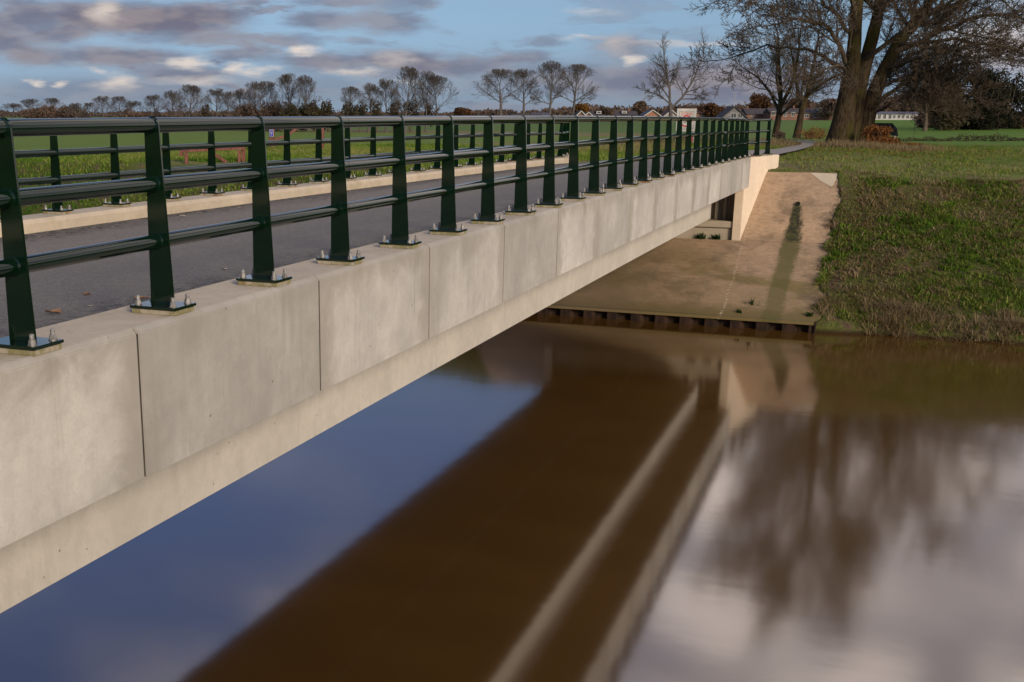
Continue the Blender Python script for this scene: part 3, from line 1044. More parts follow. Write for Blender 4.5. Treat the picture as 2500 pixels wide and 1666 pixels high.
# abutment: back wall, bearing ledge, lower wall
MB().box(-9.0, -3.70, 34.56, 34.9, -3.9, -1.90).build('back_wall', M['abutment'], bridge)
MB().box(-8.86, -3.755, 33.93, 34.55, -3.068, -2.885).build('bearing_ledge', M['abutment'], bridge, bevel=0.015)
MB().box(-8.84, -3.77, 33.99, 34.55, -4.0, -3.085).build('lower_wall', M['abutment'], bridge, bevel=0.01)
for xx in (-4.08, -4.30, -4.72, -5.4):
    MB().box(xx - 0.05, xx + 0.05, 34.40, 34.558, -2.88, -1.92).build('bearing_rib', M['abutment'], bridge, bevel=0.01)

# ------------------------------------------------------------------ railings
S, Y_POST = 1.1591912, 4.2122595


def post_mesh():
    m = MB()
    T = 0.0075
    # tapered plate, straight on the road side, rounded head; local x: outwards positive, origin at plate top
    base_in, base_out, top_in, top_out = -0.075, 0.075, -0.062, 0.028
    head = []
    r = (top_out - top_in) / 2
    cx = (top_in + top_out) / 2
    for k in range(9):
        t = k / 8 * math.pi
        head.append((cx + r * math.cos(t), 1.0 - r * 0.8 + r * 0.8 * math.sin(t)))
    poly = [(base_in, 0.0), (base_out, 0.0)] + head
    m.prism(poly, -T, T)
    # weld collars where the rails run through
    for h in (0.345, 0.652, 0.962):
        m.tube([(-0.02, -T - 0.012, h), (-0.02, -T + 0.002, h)], [0.0405, 0.047], 18)
        m.tube([(-0.02, T - 0.002, h), (-0.02, T + 0.012, h)], [0.047, 0.0405], 18)
    return m.mesh('post', M['green'], bevel=0.0016)


POST_ME = post_mesh()
PLATE_ME = MB().box(-0.148, 0.148, -0.108, 0.108, -0.016, -0.0005).mesh('base_plate', M['green'], bevel=0.0018)
PAD_ME = MB().box(-0.141, 0.141, -0.101, 0.101, -0.046, -0.0165).mesh('mortar_pad', M['grout'], bevel=0.004)


def bolt_mesh():
    m = MB()
    hexr = [(0.0185 * math.cos(k * math.pi / 3), 0.0185 * math.sin(k * math.pi / 3)) for k in range(6)]
    m.tube([(0, 0, 0.0), (0, 0, 0.004)], 0.022, 14)
    m.sweep([[(x, y, 0.0042) for x, y in hexr], [(x, y, 0.020) for x, y in hexr]])
    m.sweep([[(x * 0.86, y * 0.86, 0.0201) for x, y in hexr], [(x * 0.86, y * 0.86, 0.027) for x, y in hexr]])
    m.tube([(0, 0, 0.0271), (0, 0, 0.050), (0, 0, 0.053)], [0.0115, 0.0115, 0.009], 12)
    return m.mesh('bolt', M['galv'], bevel=0.001)


BOLT_ME = bolt_mesh()


def railing(label, xp, plate_z, i0, i1, sign, flare_n, joints):
    rt = empty('bridge_railing', (xp, 12.0, plate_z - 0.05), 0, label, 'railing')
    base = np.array(rt.location)
    pos = []
    for i in range(i0, i1 + 1):
        y = Y_POST + i * S
        pos.append((xp, y, plate_z + camber(y), 0.0))
    x, y, z, _ = pos[-1]
    ang = math.atan2(WING_DIR[0], WING_DIR[1]) * sign
    for k in range(flare_n):
        x += math.sin(ang) * S; y += math.cos(ang) * S
        z = plate_z + camber(END_Y) + 0.004 * (k + 1)
        pos.append((x, y, z, -ang))
    for (x, y, z, rz) in pos:
        p = obj('post', POST_ME, rt, (x - base[0], y - base[1], z - base[2]), rz, None)
        if sign < 0:
            p.rotation_euler = (0, 0, rz + math.pi)
        obj('base_plate', PLATE_ME, p)
        obj('mortar_pad', PAD_ME, p)
        for bx, by in ((-0.113, -0.073), (0.113, -0.073), (-0.113, 0.073), (0.113, 0.073)):
            obj('bolt', BOLT_ME, p, (bx, by, -0.0005), random.random() * 3)
    # rails, in lengths butted together with a thin gap
    off = -0.02 * sign
    for h, name in ((0.345, 'lower_rail'), (0.652, 'middle_rail'), (0.962, 'top_rail')):
        line = [(x + off, y, z + h) for (x, y, z, rz) in pos]
        # run past the last post
        d = np.array(line[-1]) - np.array(line[-2])
        line.append(tuple(np.array(line[-1]) + d * 0.16))
        cuts = [0] + [j for j in joints] + [len(line) - 1]
        for a, b in zip(cuts[:-1], cuts[1:]):
            pts = np.array(line[a:b + 1], float)
            if a > 0:
                e = (pts[1] - pts[0]); e /= np.linalg.norm(e); pts[0] = pts[0] + e * 0.127
            if b < len(line) - 1:
                nxt = np.array(line[b + 1]); e = nxt - pts[-1]; e /= np.linalg.norm(e); pts[-1] = pts[-1] + e * 0.122
            # round the bend softly
            m = MB().tube(pts - base, 0.040, 20, caps=(b == len(line) - 1))
            me = m.mesh(name, M['green'])
            for pl in me.polygons:
                pl.use_smooth = len(pl.vertices) == 4
            obj('rail', me, rt)
            if b < len(line) - 1:   # dark sleeve in the joint
                q = pts[-1] - base
                obj('sleeve', MB().tube([q - e * 0.03, q + e * 0.036], 0.037, 16).mesh('sleeve', M['sign_black'], smooth=True), rt)
    return rt


railing('dark green steel railing along the near side, above the pale fascia panels', X_POST, PLATE, -4, 26, 1, 2, (7, 16, 25))
railing('dark green steel railing on the far side of the road, grass behind it', X_POST2, PLATE2, -2, 26, -1, 2, (10, 13, 22))

# ------------------------------------------------------------------ concrete slope, outlet, sheet piling
rev = empty('concrete_revetment', (-6.3, 32, -4), 0, 'stained brown concrete slope paving under the far end of the bridge', 'slope paving')
rb = np.array(rev.location)


def slab_mesh(yl, xleft, xright, name):
    nxs = 26
    V, Fq = [], []
    for j, y in enumerate(yl):
        a, b = xleft(y), xright(y)
        for i in range(nxs + 1):
            x = a + (b - a) * i / nxs
            z = float(slab_z(y)) + 0.014 * float(fbm(np.array(x * 0.8), np.array(y * 0.8)))
            V.append((x - rb[0], y - rb[1], z - rb[2]))
    top = len(V)
    for j, y in enumerate(yl):
        a, b = xleft(y), xright(y)
        for x in (a, b):
            V.append((x - rb[0], y - rb[1], float(slab_z(y)) - 0.07 - rb[2]))
    w = nxs + 1
    for j in range(len(yl) - 1):
        for i in range(nxs):
            Fq.append((j * w + i, j * w + i + 1, (j + 1) * w + i + 1, (j + 1) * w + i))
        Fq.append((j * w, (j + 1) * w, top + 2 * (j + 1), top + 2 * j))
        Fq.append((j * w + nxs, top + 2 * j + 1, top + 2 * (j + 1) + 1, (j + 1) * w + nxs))
    Fq.append(tuple(range(0, w)) + (top + 1, top))
    L = (len(yl) - 1)
    Fq.append(tuple(range(L * w, L * w + w)) + (top + 2 * L + 1, top + 2 * L))
    m = MB().add(V, Fq)
    return m.build(name, M['slab'], rev, smooth=False)


slab_mesh(np.linspace(PILE_Y - 0.23, SEAM_Y - 0.025, 60), lambda y: SLAB_L, lambda y: SLAB_R + 0.02 + float(ragged(y)), 'lower_slab')


def wing_edge(y):
    s = (y - P0[1]) / WING_DIR[1]
    return P0[0] + WING_DIR[0] * s + 0.004


slab_mesh(np.linspace(SEAM_Y + 0.022, TOP_Y, 30), wing_edge, lambda y: SLAB_R + 0.02 + float(ragged(y)), 'upper_slab')
slab_mesh(np.linspace(SEAM_Y + 0.022, TOP_Y, 30), lambda y: SLAB_L, lambda y: 2 * CXB - wing_edge(y), 'upper_slab')
# pale newer patch in the upper corner
pv = [(-1.95, 36.05), (-1.62, 35.78), (-1.30, 35.60), (-1.20, 36.03)]
o = MB().add([(x - rb[0], y - rb[1], float(slab_z(y)) + 0.012 - rb[2]) for x, y in pv] + [(x - rb[0], y - rb[1], float(slab_z(y)) - 0.05 - rb[2]) for x, y in pv],
             [(0, 1, 2, 3), (0, 4, 5, 1), (1, 5, 6, 2), (2, 6, 7, 3), (3, 7, 4, 0)]).build('mortar_patch', M['kerb'], rev)
# drain outlet
hp = np.array([-2.153, 35.03, float(slab_z(35.03)) + 0.02]) - rb
m = MB()
for r0, r1, ya, yb in ((0.062, 0.062, 0.05, -0.075), (0.052, 0.052, -0.075, 0.045)):
    m.tube([hp + (0, ya, 0), hp + (0, yb, 0)], r0, 18, caps=False)
k = 18
m.f.append
o = m.build('drain_pipe', M['pvc'], rev, smooth=True)
obj('mouth_shade_disc', MB().tube([hp + (0, -0.055, 0), hp + (0, -0.05, 0)], 0.0515, 18).mesh('mouth_shade_disc', M['bore_shade']), o)  # black disc: the shade inside the pipe is put into its colour

pile_root = empty('sheet_pile_wall', (-6.3, PILE_Y, PILE_TOP), 0, 'rusty corrugated sheet piling at the foot of the concrete slope', 'sheet piling')
PW = 0.62
pile = MB()
pr = [(-PW / 2, 0.0), (-0.19, 0.0), (-0.10, 0.17), (0.10, 0.17), (0.19, 0.0), (PW / 2, 0.0)]
pr2 = [(x, y + 0.012) for x, y in pr]
ring = pr + pr2[::-1]
pile.sweep([[(x, y, -1.6) for x, y in ring], [(x, y, 0.0) for x, y in ring]])
pile_me = pile.mesh('sheet_pile', M['rust'])
n_p = int((SLAB_R - SLAB_L) / PW)
for i in range(n_p + 1):
    o = obj('sheet_pile', pile_me, pile_root, (SLAB_R + 0.02 - PW / 2 - i * PW + 6.3, -0.195, random.uniform(-0.01, 0.01)))
# ground behind the piles meets the slab edge: a capping of earth between
MB().box(SLAB_L + 6.3, SLAB_R + 6.3, 0.035, 0.3, -1.2, -0.035).build('backfill', M['rust'], pile_root)
MB().box(SLAB_R + 6.3 + 0.025, SLAB_R + 6.3 + 0.055, -0.25, 0.25, -1.4, 0.02).build('end_plate', M['rust'], pile_root)

# ------------------------------------------------------------------ grass
def blades(cx, cy, n_blade, hmin, hmax, spread, width, lean, tint_fn, name, mat, zfun=ground_z, tint_var=0.25, segs=2):
    """one mesh of grass tufts: every tuft a few bent blades"""
    N = len(cx)
    cz = zfun(cx, cy)
    bx = np.repeat(cx, n_blade) + rng.normal(0, spread, N * n_blade)
    by = np.repeat(cy, n_blade) + rng.normal(0, spread, N * n_blade)
    bz = np.repeat(cz, n_blade) - 0.015
    size = np.repeat(rng.uniform(0.7, 1.3, N), n_blade)
    h = rng.uniform(hmin, hmax, N * n_blade) * size
    a = rng.uniform(0, 2 * math.pi, N * n_blade)
    ln = rng.uniform(0.15, 1.0, N * n_blade) * lean * h
    w = width * rng.uniform(0.6, 1.3, N * n_blade)
    wx, wy = -np.sin(a) * w, np.cos(a) * w
    twist = rng.uniform(-1.2, 1.2, N * n_blade)
    wx, wy = wx * np.cos(twist) - wy * np.sin(twist), wx * np.sin(twist) + wy * np.cos(twist)
    dxv, dyv = np.cos(a) * ln, np.sin(a) * ln
    b = np.stack([bx, by, bz], 1)
    wv = np.stack([wx, wy, np.zeros_like(wx)], 1)
    mid = b + np.stack([dxv * 0.35, dyv * 0.35, h * 0.6], 1)
    tip = b + np.stack([dxv, dyv, h * (1 - 0.35 * np.minimum(ln / (h + 1e-6), 1))], 1)
    V = np.stack([b - wv, b + wv, mid - wv * 0.7, mid + wv * 0.7, tip], 1).reshape(-1, 3)
    k = np.arange(N * n_blade)[:, None] * 5
    T = np.concatenate([k + np.array([[0, 1, 3]]), k + np.array([[0, 3, 2]]), k + np.array([[2, 3, 4]])], 1).reshape(-1, 3)
    tn = np.repeat(tint_fn(cx, cy), n_blade) + rng.normal(0, tint_var, N * n_blade)
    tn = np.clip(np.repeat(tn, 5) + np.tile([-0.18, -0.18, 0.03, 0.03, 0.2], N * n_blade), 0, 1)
    return tri_mesh(name, V, T, mat, False, tn)


def scatter(n, x0, x1, y0, y1):
    return rng.uniform(x0, x1, n), rng.uniform(y0, y1, n)


def off_hard(x, y, pad=0.12):
    """true where turf can grow: not on the slope paving, road or walls"""
    rr = SLAB_R + ragged(y)
    paved = (x < rr - 0.06 * rng.random(len(x))) & (x > SLAB_L + 0.05) & (y < TOP_Y + 0.02)
    r = in_poly(x, y, ROAD_POLY)
    wl = (x < -2.75) & (x > 2 * CXB + 2.75) & (y < 37.5)
    return ~paved & ~r & ~wl


# right bank, the one seen close: thatch, then tufts of their own colour
x, y = scatter(26000, -1.6, 11, 30.0, 36.6)
den = vnoise(x * 0.9 + 5, y * 0.9) * 0.6 + vnoise(x * 2.6, y * 2.6 + 9) * 0.5
bare = lambda x, y: np.exp(-(((x + 0.75) / 0.45) ** 2 + ((y - 31.6) / 0.8) ** 2)) + np.exp(-(((x - 1.3) / 0.9) ** 2 + ((y - 35.4) / 0.5) ** 2)) + 0.7 * sstep(0.62, 0.75, vnoise(x * 0.8 + 90, y * 1.1 + 13))
ok = off_hard(x, y) & (den > rng.uniform(0.2, 0.75, len(x))) & (bare(x, y) < rng.uniform(0.2, 1.0, len(x)))
x, y = x[ok], y[ok]
bank_tint = lambda x, y: -0.02 + 0.85 * (vnoise(x * 0.6 + 40, y * 0.6 + 3) ** 1.2) + 0.55 * (vnoise(x * 2.6, y * 2.6 + 50) - 0.5)
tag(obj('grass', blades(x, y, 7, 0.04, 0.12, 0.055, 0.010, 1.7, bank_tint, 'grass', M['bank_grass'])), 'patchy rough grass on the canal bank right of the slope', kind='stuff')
x, y = scatter(5200, -1.4, 11, 30.05, 36.5)
ok = off_hard(x, y) & (0.7 * vnoise(x * 0.8 + 70, y * 0.8 + 11) + 0.4 * vnoise(x * 3, y * 3) > 0.52) & (bare(x, y) < 0.4)
x, y = x[ok], y[ok]
rt = rng.normal(0, 0.3, len(x))
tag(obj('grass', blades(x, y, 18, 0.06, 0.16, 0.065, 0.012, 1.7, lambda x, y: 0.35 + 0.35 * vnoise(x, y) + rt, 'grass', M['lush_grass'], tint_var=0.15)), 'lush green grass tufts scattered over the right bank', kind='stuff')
x, y = scatter(3400, -1.4, 11, 30.05, 36.5)
ok = off_hard(x, y) & (0.7 * vnoise(x * 0.7 + 20, y * 0.9 + 61) + 0.4 * vnoise(x * 3, y * 3) > 0.55)
x, y = x[ok], y[ok]
tag(obj('dead_grass', blades(x, y, 12, 0.06, 0.18, 0.07, 0.010, 2.2, lambda x, y: 0.2 + 0.6 * vnoise(x * 3, y * 3), 'dead_grass', M['dead_grass'], tint_var=0.2)), 'withered brown tufts lying between the green ones on the right bank', kind='stuff')
# dead grass hanging over the water edge
x, y = scatter(1900, -1.2, 12, 29.85, 30.7)
x2, y2 = scatter(1500, -45, SLAB_L, 29.85, 30.5)
x = np.concatenate([x, x2]); y = np.concatenate([y, y2])
ok = (0.7 * vnoise(x * 1.6, y * 0.3 + 4) + 0.5 * vnoise(x * 4, y * 2)) > rng.uniform(0.45, 0.85, len(x))
x, y = x[ok], y[ok]
me = blades(x, y, 14, 0.12, 0.36, 0.07, 0.008, 2.0, lambda x, y: 0.2 + 0.6 * vnoise(x * 1.5, y), 'dead_grass', M['dead_grass'], tint_var=0.3)
tag(obj('dead_grass', me), 'dead straw-coloured grass drooping over the water edge', kind='stuff')
# top of the dike, right of the road
x, y = scatter(44000, -4.2, 22, 36.2, 74)
ok = off_hard(x, y) & (vnoise(x * 0.5, y * 0.5 + 30) > rng.uniform(0.0, 0.75, len(x)))
x, y = x[ok], y[ok]
top_tint = lambda x, y: 0.12 + 0.75 * vnoise(x * 0.25 + 8, y * 0.35 + 2) + 0.35 * (vnoise(x * 1.3, y * 1.3) - 0.5) - 0.018 * (y - 42)
tag(obj('grass', blades(x, y, 6, 0.025, 0.07, 0.10, 0.012, 1.6, top_tint, 'grass', M['dike_grass'])), 'short half-dry turf on top of the dike by the big trees', kind='stuff')
# beyond the far railing
x, y = scatter(42000, -48, -9.4, 30, 58)
_b = atz(524, 411, -1.93)
clear = (np.abs(x - _b[0]) < 2.4) & (y < _b[1] + 0.4) & (y > _b[1] - 3.0)
ok = off_hard(x, y) & ~clear & (y < 41 + np.clip((x + 36) * 1.4, 0, 20))
x, y = x[ok], y[ok]
left_tint = lambda x, y: 0.08 + 0.8 * vnoise(x * 0.22, y * 0.3 + 60) + 0.35 * sstep(37.5, 41, y) * vnoise(x * 0.4, y * 0.4)
tag(obj('grass', blades(x, y, 9, 0.06, 0.20, 0.13, 0.014, 1.3, left_tint, 'grass', M['lush_grass'])), 'long green grass on the far bank behind the far railing', kind='stuff')
x, y = scatter(9000, -14, -4.6, 37, 74)
ok = off_hard(x, y)
x, y = x[ok], y[ok]
tag(obj('grass', blades(x, y, 7, 0.05, 0.16, 0.12, 0.010, 1.2, lambda x, y: 0.3 + 0.6 * vnoise(x * 0.4, y * 0.4), 'grass', M['lush_grass'])), 'yellow-green verge beside the road beyond the bridge', kind='stuff')
# dry reeds around the big trees, and verge reeds by the sign
x, y = rng.normal(-1.6, 1.2, 420), rng.normal(59.4, 0.9, 420)
x2, y2 = rng.normal(0.9, 0.9, 260), rng.normal(60.0, 0.8, 260)
x3, y3 = scatter(700, -16, -8.4, 44, 76)
x4, y4 = rng.normal(-5.4, 0.5, 250), rng.normal(63, 2.5, 250)
x = np.concatenate([x, x2, x3, x4]); y = np.concatenate([y, y2, y3, y4])
ok = off_hard(x, y)
x, y = x[ok], y[ok]
tag(obj('dead_grass', blades(x, y, 9, 0.12, 0.45, 0.14, 0.008, 0.9, lambda x, y: 0.2 + 0.6 * vnoise(x, y), 'dead_grass', M['dead_grass'], tint_var=0.25)), 'tall dry reddish grass around the big tree and verge', kind='stuff')

# fallen leaves lying in the turf
def litter(x, y, size, lab):
    n_ = len(x)
    z = ground_z(x, y) + rng.uniform(0.02, 0.07, n_)
    c_ = np.stack([x, y, z], 1)
    u = rng.normal(0, 1, (n_, 3)) * [1, 1, 0.35]; u /= np.linalg.norm(u, axis=1)[:, None]
    v = np.cross(u, np.array([0, 0, 1.0]) + rng.normal(0, 0.35, (n_, 3))); v /= np.linalg.norm(v, axis=1)[:, None]
    s_ = size * rng.uniform(0.6, 1.4, n_)[:, None]
    V = np.stack([c_ - u * s_, c_ + v * s_ * 0.6, c_ + u * s_, c_ - v * s_ * 0.6], 1).reshape(-1, 3)
    tag(obj('leaf_litter', tri_mesh('leaf_litter', V, np.arange(n_ * 4).reshape(-1, 4), M['beech'], False, np.repeat(rng.random(n_), 4))), lab, kind='stuff')


x = np.concatenate([rng.normal(-1.0, 2.6, 2600), rng.uniform(-3, 14, 1500)]); y = np.concatenate([rng.normal(56, 6.0, 2600), rng.uniform(37, 62, 1500)])
ok = off_hard(x, y) & (y > 37)
litter(x[ok], y[ok], 0.034, 'brown fallen leaves lying in the turf around the big trees')
x, y = rng.uniform(-1, 10, 420), rng.uniform(30.6, 36.5, 420)
litter(x, y, 0.04, 'few orange and pale leaves lying on the right bank')
# rougher clumps in the turf of the dike
x, y = scatter(2600, -3.5, 18, 36.6, 66)
ok = off_hard(x, y) & (0.7 * vnoise(x * 0.45 + 31, y * 0.5 + 7) + 0.4 * vnoise(x * 2, y * 2) > 0.56)
x, y = x[ok], y[ok]
tag(obj('grass', blades(x, y, 16, 0.06, 0.20, 0.12, 0.013, 1.5, lambda x, y: 0.3 + 0.4 * vnoise(x, y), 'grass', M['dike_grass'])), 'rough clumps standing out of the turf on the dike', kind='stuff')
# ------------------------------------------------------------------ trees


class Tree:
    def __init__(s, seed):
        s.r = np.random.default_rng(seed)
        s.sets = {'trunk': [], 'crown': []}

    def line(s, where, pts, rad, sides):
        s.sets[where].append((np.array(pts, float), np.array(rad, float), sides))

    def branch(s, p, d, L, r, lv, P):
        k = P['steps'][min(lv, len(P['steps']) - 1)]
        env = P.get('env')
        if env is not None:
            for _ in range(8):
                e_ = np.array(p, float) + np.array(d, float) * L
                if (e_[0] ** 2 + e_[1] ** 2) / env[1] ** 2 + ((e_[2] - env[0]) / env[2]) ** 2 < 1 or L < 0.25:
                    break
                L *= 0.78
        pts = [np.array(p, float)]
        d = np.array(d, float)
        for i in range(k):
            d = d + s.r.normal(0, P['wander'][min(lv, len(P['wander']) - 1)], 3) + np.array([0, 0, P['up'][min(lv, len(P['up']) - 1)]])
            d /= np.linalg.norm(d)
            pts.append(pts[-1] + d * L / k)
        end = max(r * P['taper'], P['rmin'] * 0.7)
        rad = np.linspace(max(r, P['rmin']), end, k + 1)
        s.line('crown', pts, rad, 6 if r > 0.10 else (4 if r > 0.04 else 3))
        s.children(pts, rad, L, lv, P)

    def children(s, pts, rad, L, lv, P, t0=None):
        if lv >= P['levels']:
            return
        pts = np.array(pts)
        k = len(pts) - 1
        n = P['count'][min(lv, len(P['count']) - 1)]
        n = max(1, int(round(n * s.r.uniform(0.8, 1.2))))
        t0 = P['t0'] if t0 is None else t0
        ph = s.r.uniform(0, 6.28)
        for c_ in range(n):
            t = t0 + (1 - t0) * (c_ + s.r.uniform(0.2, 0.9)) / n
            u = t * k
            i = min(int(u), k - 1)
            q = pts[i] + (pts[i + 1] - pts[i]) * (u - i)
            d = pts[i + 1] - pts[i]
            d = d / np.linalg.norm(d)
            a = np.cross(d, [0.3, 0.2, 1.0] if abs(d[2]) < 0.95 else [1, 0, 0])
            a /= np.linalg.norm(a)
            b = np.cross(d, a)
            ph += 2.4 + s.r.normal(0, 0.4)
            sp = R(s.r.uniform(*P['angle']))
            side = math.cos(ph) * a + math.sin(ph) * b
            nd = d * math.cos(sp) + side * math.sin(sp)
            rr = np.interp(u, np.arange(k + 1), rad)
            l2 = L * P['ratio'][min(lv, len(P['ratio']) - 1)] * (1.12 - 0.55 * t) * s.r.uniform(0.75, 1.2)
            s.branch(q, nd, l2, rr * P['rr'], lv + 1, P)
        if lv >= 0:   # leader carries on
            d = pts[-1] - pts[-2]
            d = d / np.linalg.norm(d)
            s.branch(pts[-1], d, L * P['ratio'][min(lv, len(P['ratio']) - 1)] * 0.8, rad[-1] * 0.9, lv + 1, P)

    def mesh(s, which, name, mat):
        Vs, Q, base = [], [], 0
        groups = {}
        for pts, rad, n in s.sets[which]:
            groups.setdefault((len(pts), n), []).append((pts, rad))
        for (k, n), items in groups.items():
            P_ = np.stack([i_[0] for i_ in items]); R_ = np.stack([i_[1] for i_ in items])
            m_ = len(items)
            d = np.gradient(P_, axis=1)
            d /= np.linalg.norm(d, axis=2)[..., None] + 1e-12
            up = np.abs(d[:, :1, 2:3]).repeat(k, 1) > 0.8
            ref = np.where(up, np.array([1.0, 0.1, 0]), np.array([0.1, 0, 1.0]))
            a_ = np.cross(d, ref); a_ /= np.linalg.norm(a_, axis=2)[..., None] + 1e-12
            b_ = np.cross(d, a_)
            t = np.arange(n) / n * 2 * math.pi
            V = P_[:, :, None, :] + R_[:, :, None, None] * (np.cos(t)[None, None, :, None] * a_[:, :, None, :] + np.sin(t)[None, None, :, None] * b_[:, :, None, :])
            Vs.append(V.reshape(-1, 3))
            f = np.array([(i * n + j, i * n + (j + 1) % n, (i + 1) * n + (j + 1) % n, (i + 1) * n + j) for i in range(k - 1) for j in range(n)])
            Q.append((f[None] + (base + np.arange(m_) * k * n)[:, None, None]).reshape(-1, 4))
            base += m_ * k * n
        return tri_mesh(name, np.concatenate(Vs), np.concatenate(Q), mat, True)


def trunk_pts(h, r, k, rg, bend=0.03):
    pts = [np.array([0, 0, -0.3])]
    d = np.array([0, 0, 1.0])
    for i in range(k):
        d = d + rg.normal(0, bend, 3); d /= np.linalg.norm(d)
        pts.append(pts[-1] + d * (h + 0.3) / k)
    return np.array(pts)


def round_tree(seed, h=11.0, spread=1.0, trunk=0.28, levels=4, count=(13, 7, 6, 6), rmin=0.0125, fork=0.2, up=(0.05, 0.06, 0.06, 0.05), angle=(22, 52), ratio=(0.66, 0.64, 0.62, 0.62)):
    """a bare roadside tree with a rounded crown; unit: metres"""
    T = Tree(seed)
    th = h * fork
    pts = trunk_pts(h * 0.72, trunk, 8, T.r)
    rad = np.interp(np.linspace(0, 1, 9), [0, 0.06, 0.4, 1], [trunk * 1.35, trunk, trunk * 0.72, trunk * 0.2])
    T.line('trunk', pts, rad, 9)
    P = dict(steps=(5, 4, 4, 3, 2), wander=(0.05, 0.06, 0.08, 0.10), up=up, taper=0.42, rmin=rmin, levels=levels, count=(count[0],) + tuple(count[1:]), t0=0.22, angle=angle, ratio=ratio, rr=0.58, env=(h * 0.57, h * 0.40 * spread, h * 0.45))
    n = count[0]
    ph = T.r.uniform(0, 6)
    for c_ in range(n):
        t = fork + (0.98 - fork) * (c_ + T.r.uniform(0, 0.8)) / n
        u = (t * h + 0.3) / (h * 0.72 + 0.3) * 8
        u = min(u, 7.99)
        i = int(u)
        q = pts[i] + (pts[i + 1] - pts[i]) * (u - i)
        ph += 2.4 + T.r.normal(0, 0.3)
        sp = R(np.interp(t, [fork, 0.5, 1.0], [66, 48, 16]) + T.r.normal(0, 7))
        d = np.array([math.cos(ph) * math.sin(sp), math.sin(ph) * math.sin(sp), math.cos(sp)])
        L = h * np.interp(t, [fork, 0.45, 1.0], [0.50, 0.50, 0.30]) * spread * T.r.uniform(0.85, 1.1)
        rr = np.interp(u, np.arange(9), rad)
        T.branch(q, d, L * 0.72, rr * 0.55, 1, P)
    return T


VAR = []
for sd, kw in ((11, dict()), (12, dict(spread=1.12, fork=0.2)), (13, dict(spread=0.9, fork=0.3)), (14, dict(spread=1.0, fork=0.16, count=(15, 7, 6, 6))), (15, dict(spread=0.85, fork=0.26, angle=(22, 48))), (16, dict(spread=1.15, fork=0.27))):
    T = round_tree(sd, **kw)
    zmax = np.percentile(np.concatenate([p[:, 2] for p, _, _ in T.sets['crown']]), 99.6)
    xmax = np.percentile(np.concatenate([np.abs(p[:, 0]) for p, _, _ in T.sets['crown']]), 98)
    VAR.append((T.mesh('trunk', 'trunk', M['far_twig']), T.mesh('crown', 'crown', M['far_twig']), zmax, xmax))


def put_tree(var, px, base_y, top_y, z, label, rz, wpx=None, group='bare trees along the far side of the fields', name='bare_tree', depth=None):
    if depth is None:
        p = atz(px, base_y, z)
    else:
        p = atdepth(px, base_y, depth)
    dep = float(p @ _fwd)
    gz = float(ground_z(p[0], p[1]))
    h = (base_y - top_y) / F_PX * dep * math.cos(PIT) + (p[2] - gz)
    tm, cm, zm, xm = VAR[var]
    s = h / zm
    sx = s if wpx is None else (wpx * 0.56 / F_PX * dep) / xm
    o = empty(name, (p[0], p[1], gz - 0.05), rz, label, 'tree', group)
    obj('trunk', tm, o, scl=(sx, sx, s))
    obj('crown', cm, o, scl=(sx, sx, s))
    return o


# (px, base, top, width, variant, words)
ROW = [(32, 306, 252, 52, 2, 'small faint bare tree at the left end of the far row'),
       (80, 307, 241, 62, 0, 'second bare tree from the left end of the far row'),
       (130, 307, 239, 62, 3, 'third bare tree from the left end, next to a brown hedge'),
       (190, 309, 251, 40, 2, 'narrow low bare tree right of the far left hedge'),
       (222, 309, 250, 36, 4, 'thin bare tree between the far left hedge and a taller pair'),
       (256, 310, 234, 58, 0, 'left tree of the taller bare pair at far left'),
       (294, 310, 235, 52, 5, 'right tree of the taller bare pair at far left'),
       (330, 311, 246, 46, 2, 'low airy bare tree above the second near railing post'),
       (382, 312, 231, 54, 4, 'slim bare tree left of the broad spreading one'),
       (425, 313, 221, 50, 2, 'bare tree leaning against the broad spreading one'),
       (462, 314, 207, 92, 3, 'broad spreading bare tree, the widest of the left half'),
       (532, 316, 216, 56, 4, 'bare tree with thin upright boughs, right of the broad one'),
       (562, 316, 223, 50, 0, 'smaller bare tree between upright boughs and the brown hedge'),
       (594, 318, 217, 44, 2, 'thin bare tree at the left edge of the brown hedge'),
       (622, 319, 199, 54, 4, 'bare tree rising left out of the long brown hedge'),
       (653, 320, 198, 60, 5, 'bare tree rising from the middle of the long brown hedge'),
       (709, 321, 180, 84, 3, 'tall round bare tree, left one of the high pair above the hedge'),
       (746, 322, 184, 66, 0, 'tall round bare tree, right one of the high pair above the hedge'),
       (855, 323, 211, 56, 5, 'low bare tree behind dark bushes, left of a rising group'),
       (899, 323, 203, 52, 2, 'airy bare tree second in the group behind dark bushes'),
       (942, 323, 192, 54, 4, 'bare tree beside the tallest of the centre group'),
       (990, 323.5, 163, 94, 3, 'tallest bare tree of the centre group above dark bushes'),
       (1040, 323.5, 173, 64, 0, 'bare tree right of the tallest in the centre group'),
       (1068, 323.5, 184, 74, 5, 'rightmost bare tree of the centre group, rounded to the right')]
for i, (px, by, ty, w, v, lab) in enumerate(ROW):
    put_tree(v, px, by, ty, -3.05, lab, (i * 1.7) % 6.28, w)
FOUR = [(1223, 292, 169, 104, 5, 'left tree of four bare trees in the open middle, spreading low'),
        (1277, 292, 169, 66, 4, 'second of the four bare trees, narrow with steep boughs'),
        (1342, 292, 150, 86, 0, 'third of the four bare trees, the tallest'),
        (1398, 292, 158, 104, 1, 'right tree of the four bare trees, widest crown')]
for i, (px, by, ty, w, v, lab) in enumerate(FOUR):
    put_tree(v, px, by, ty, -1.78, lab, 0.8 + i * 1.3, w, group='four bare trees in the middle distance')

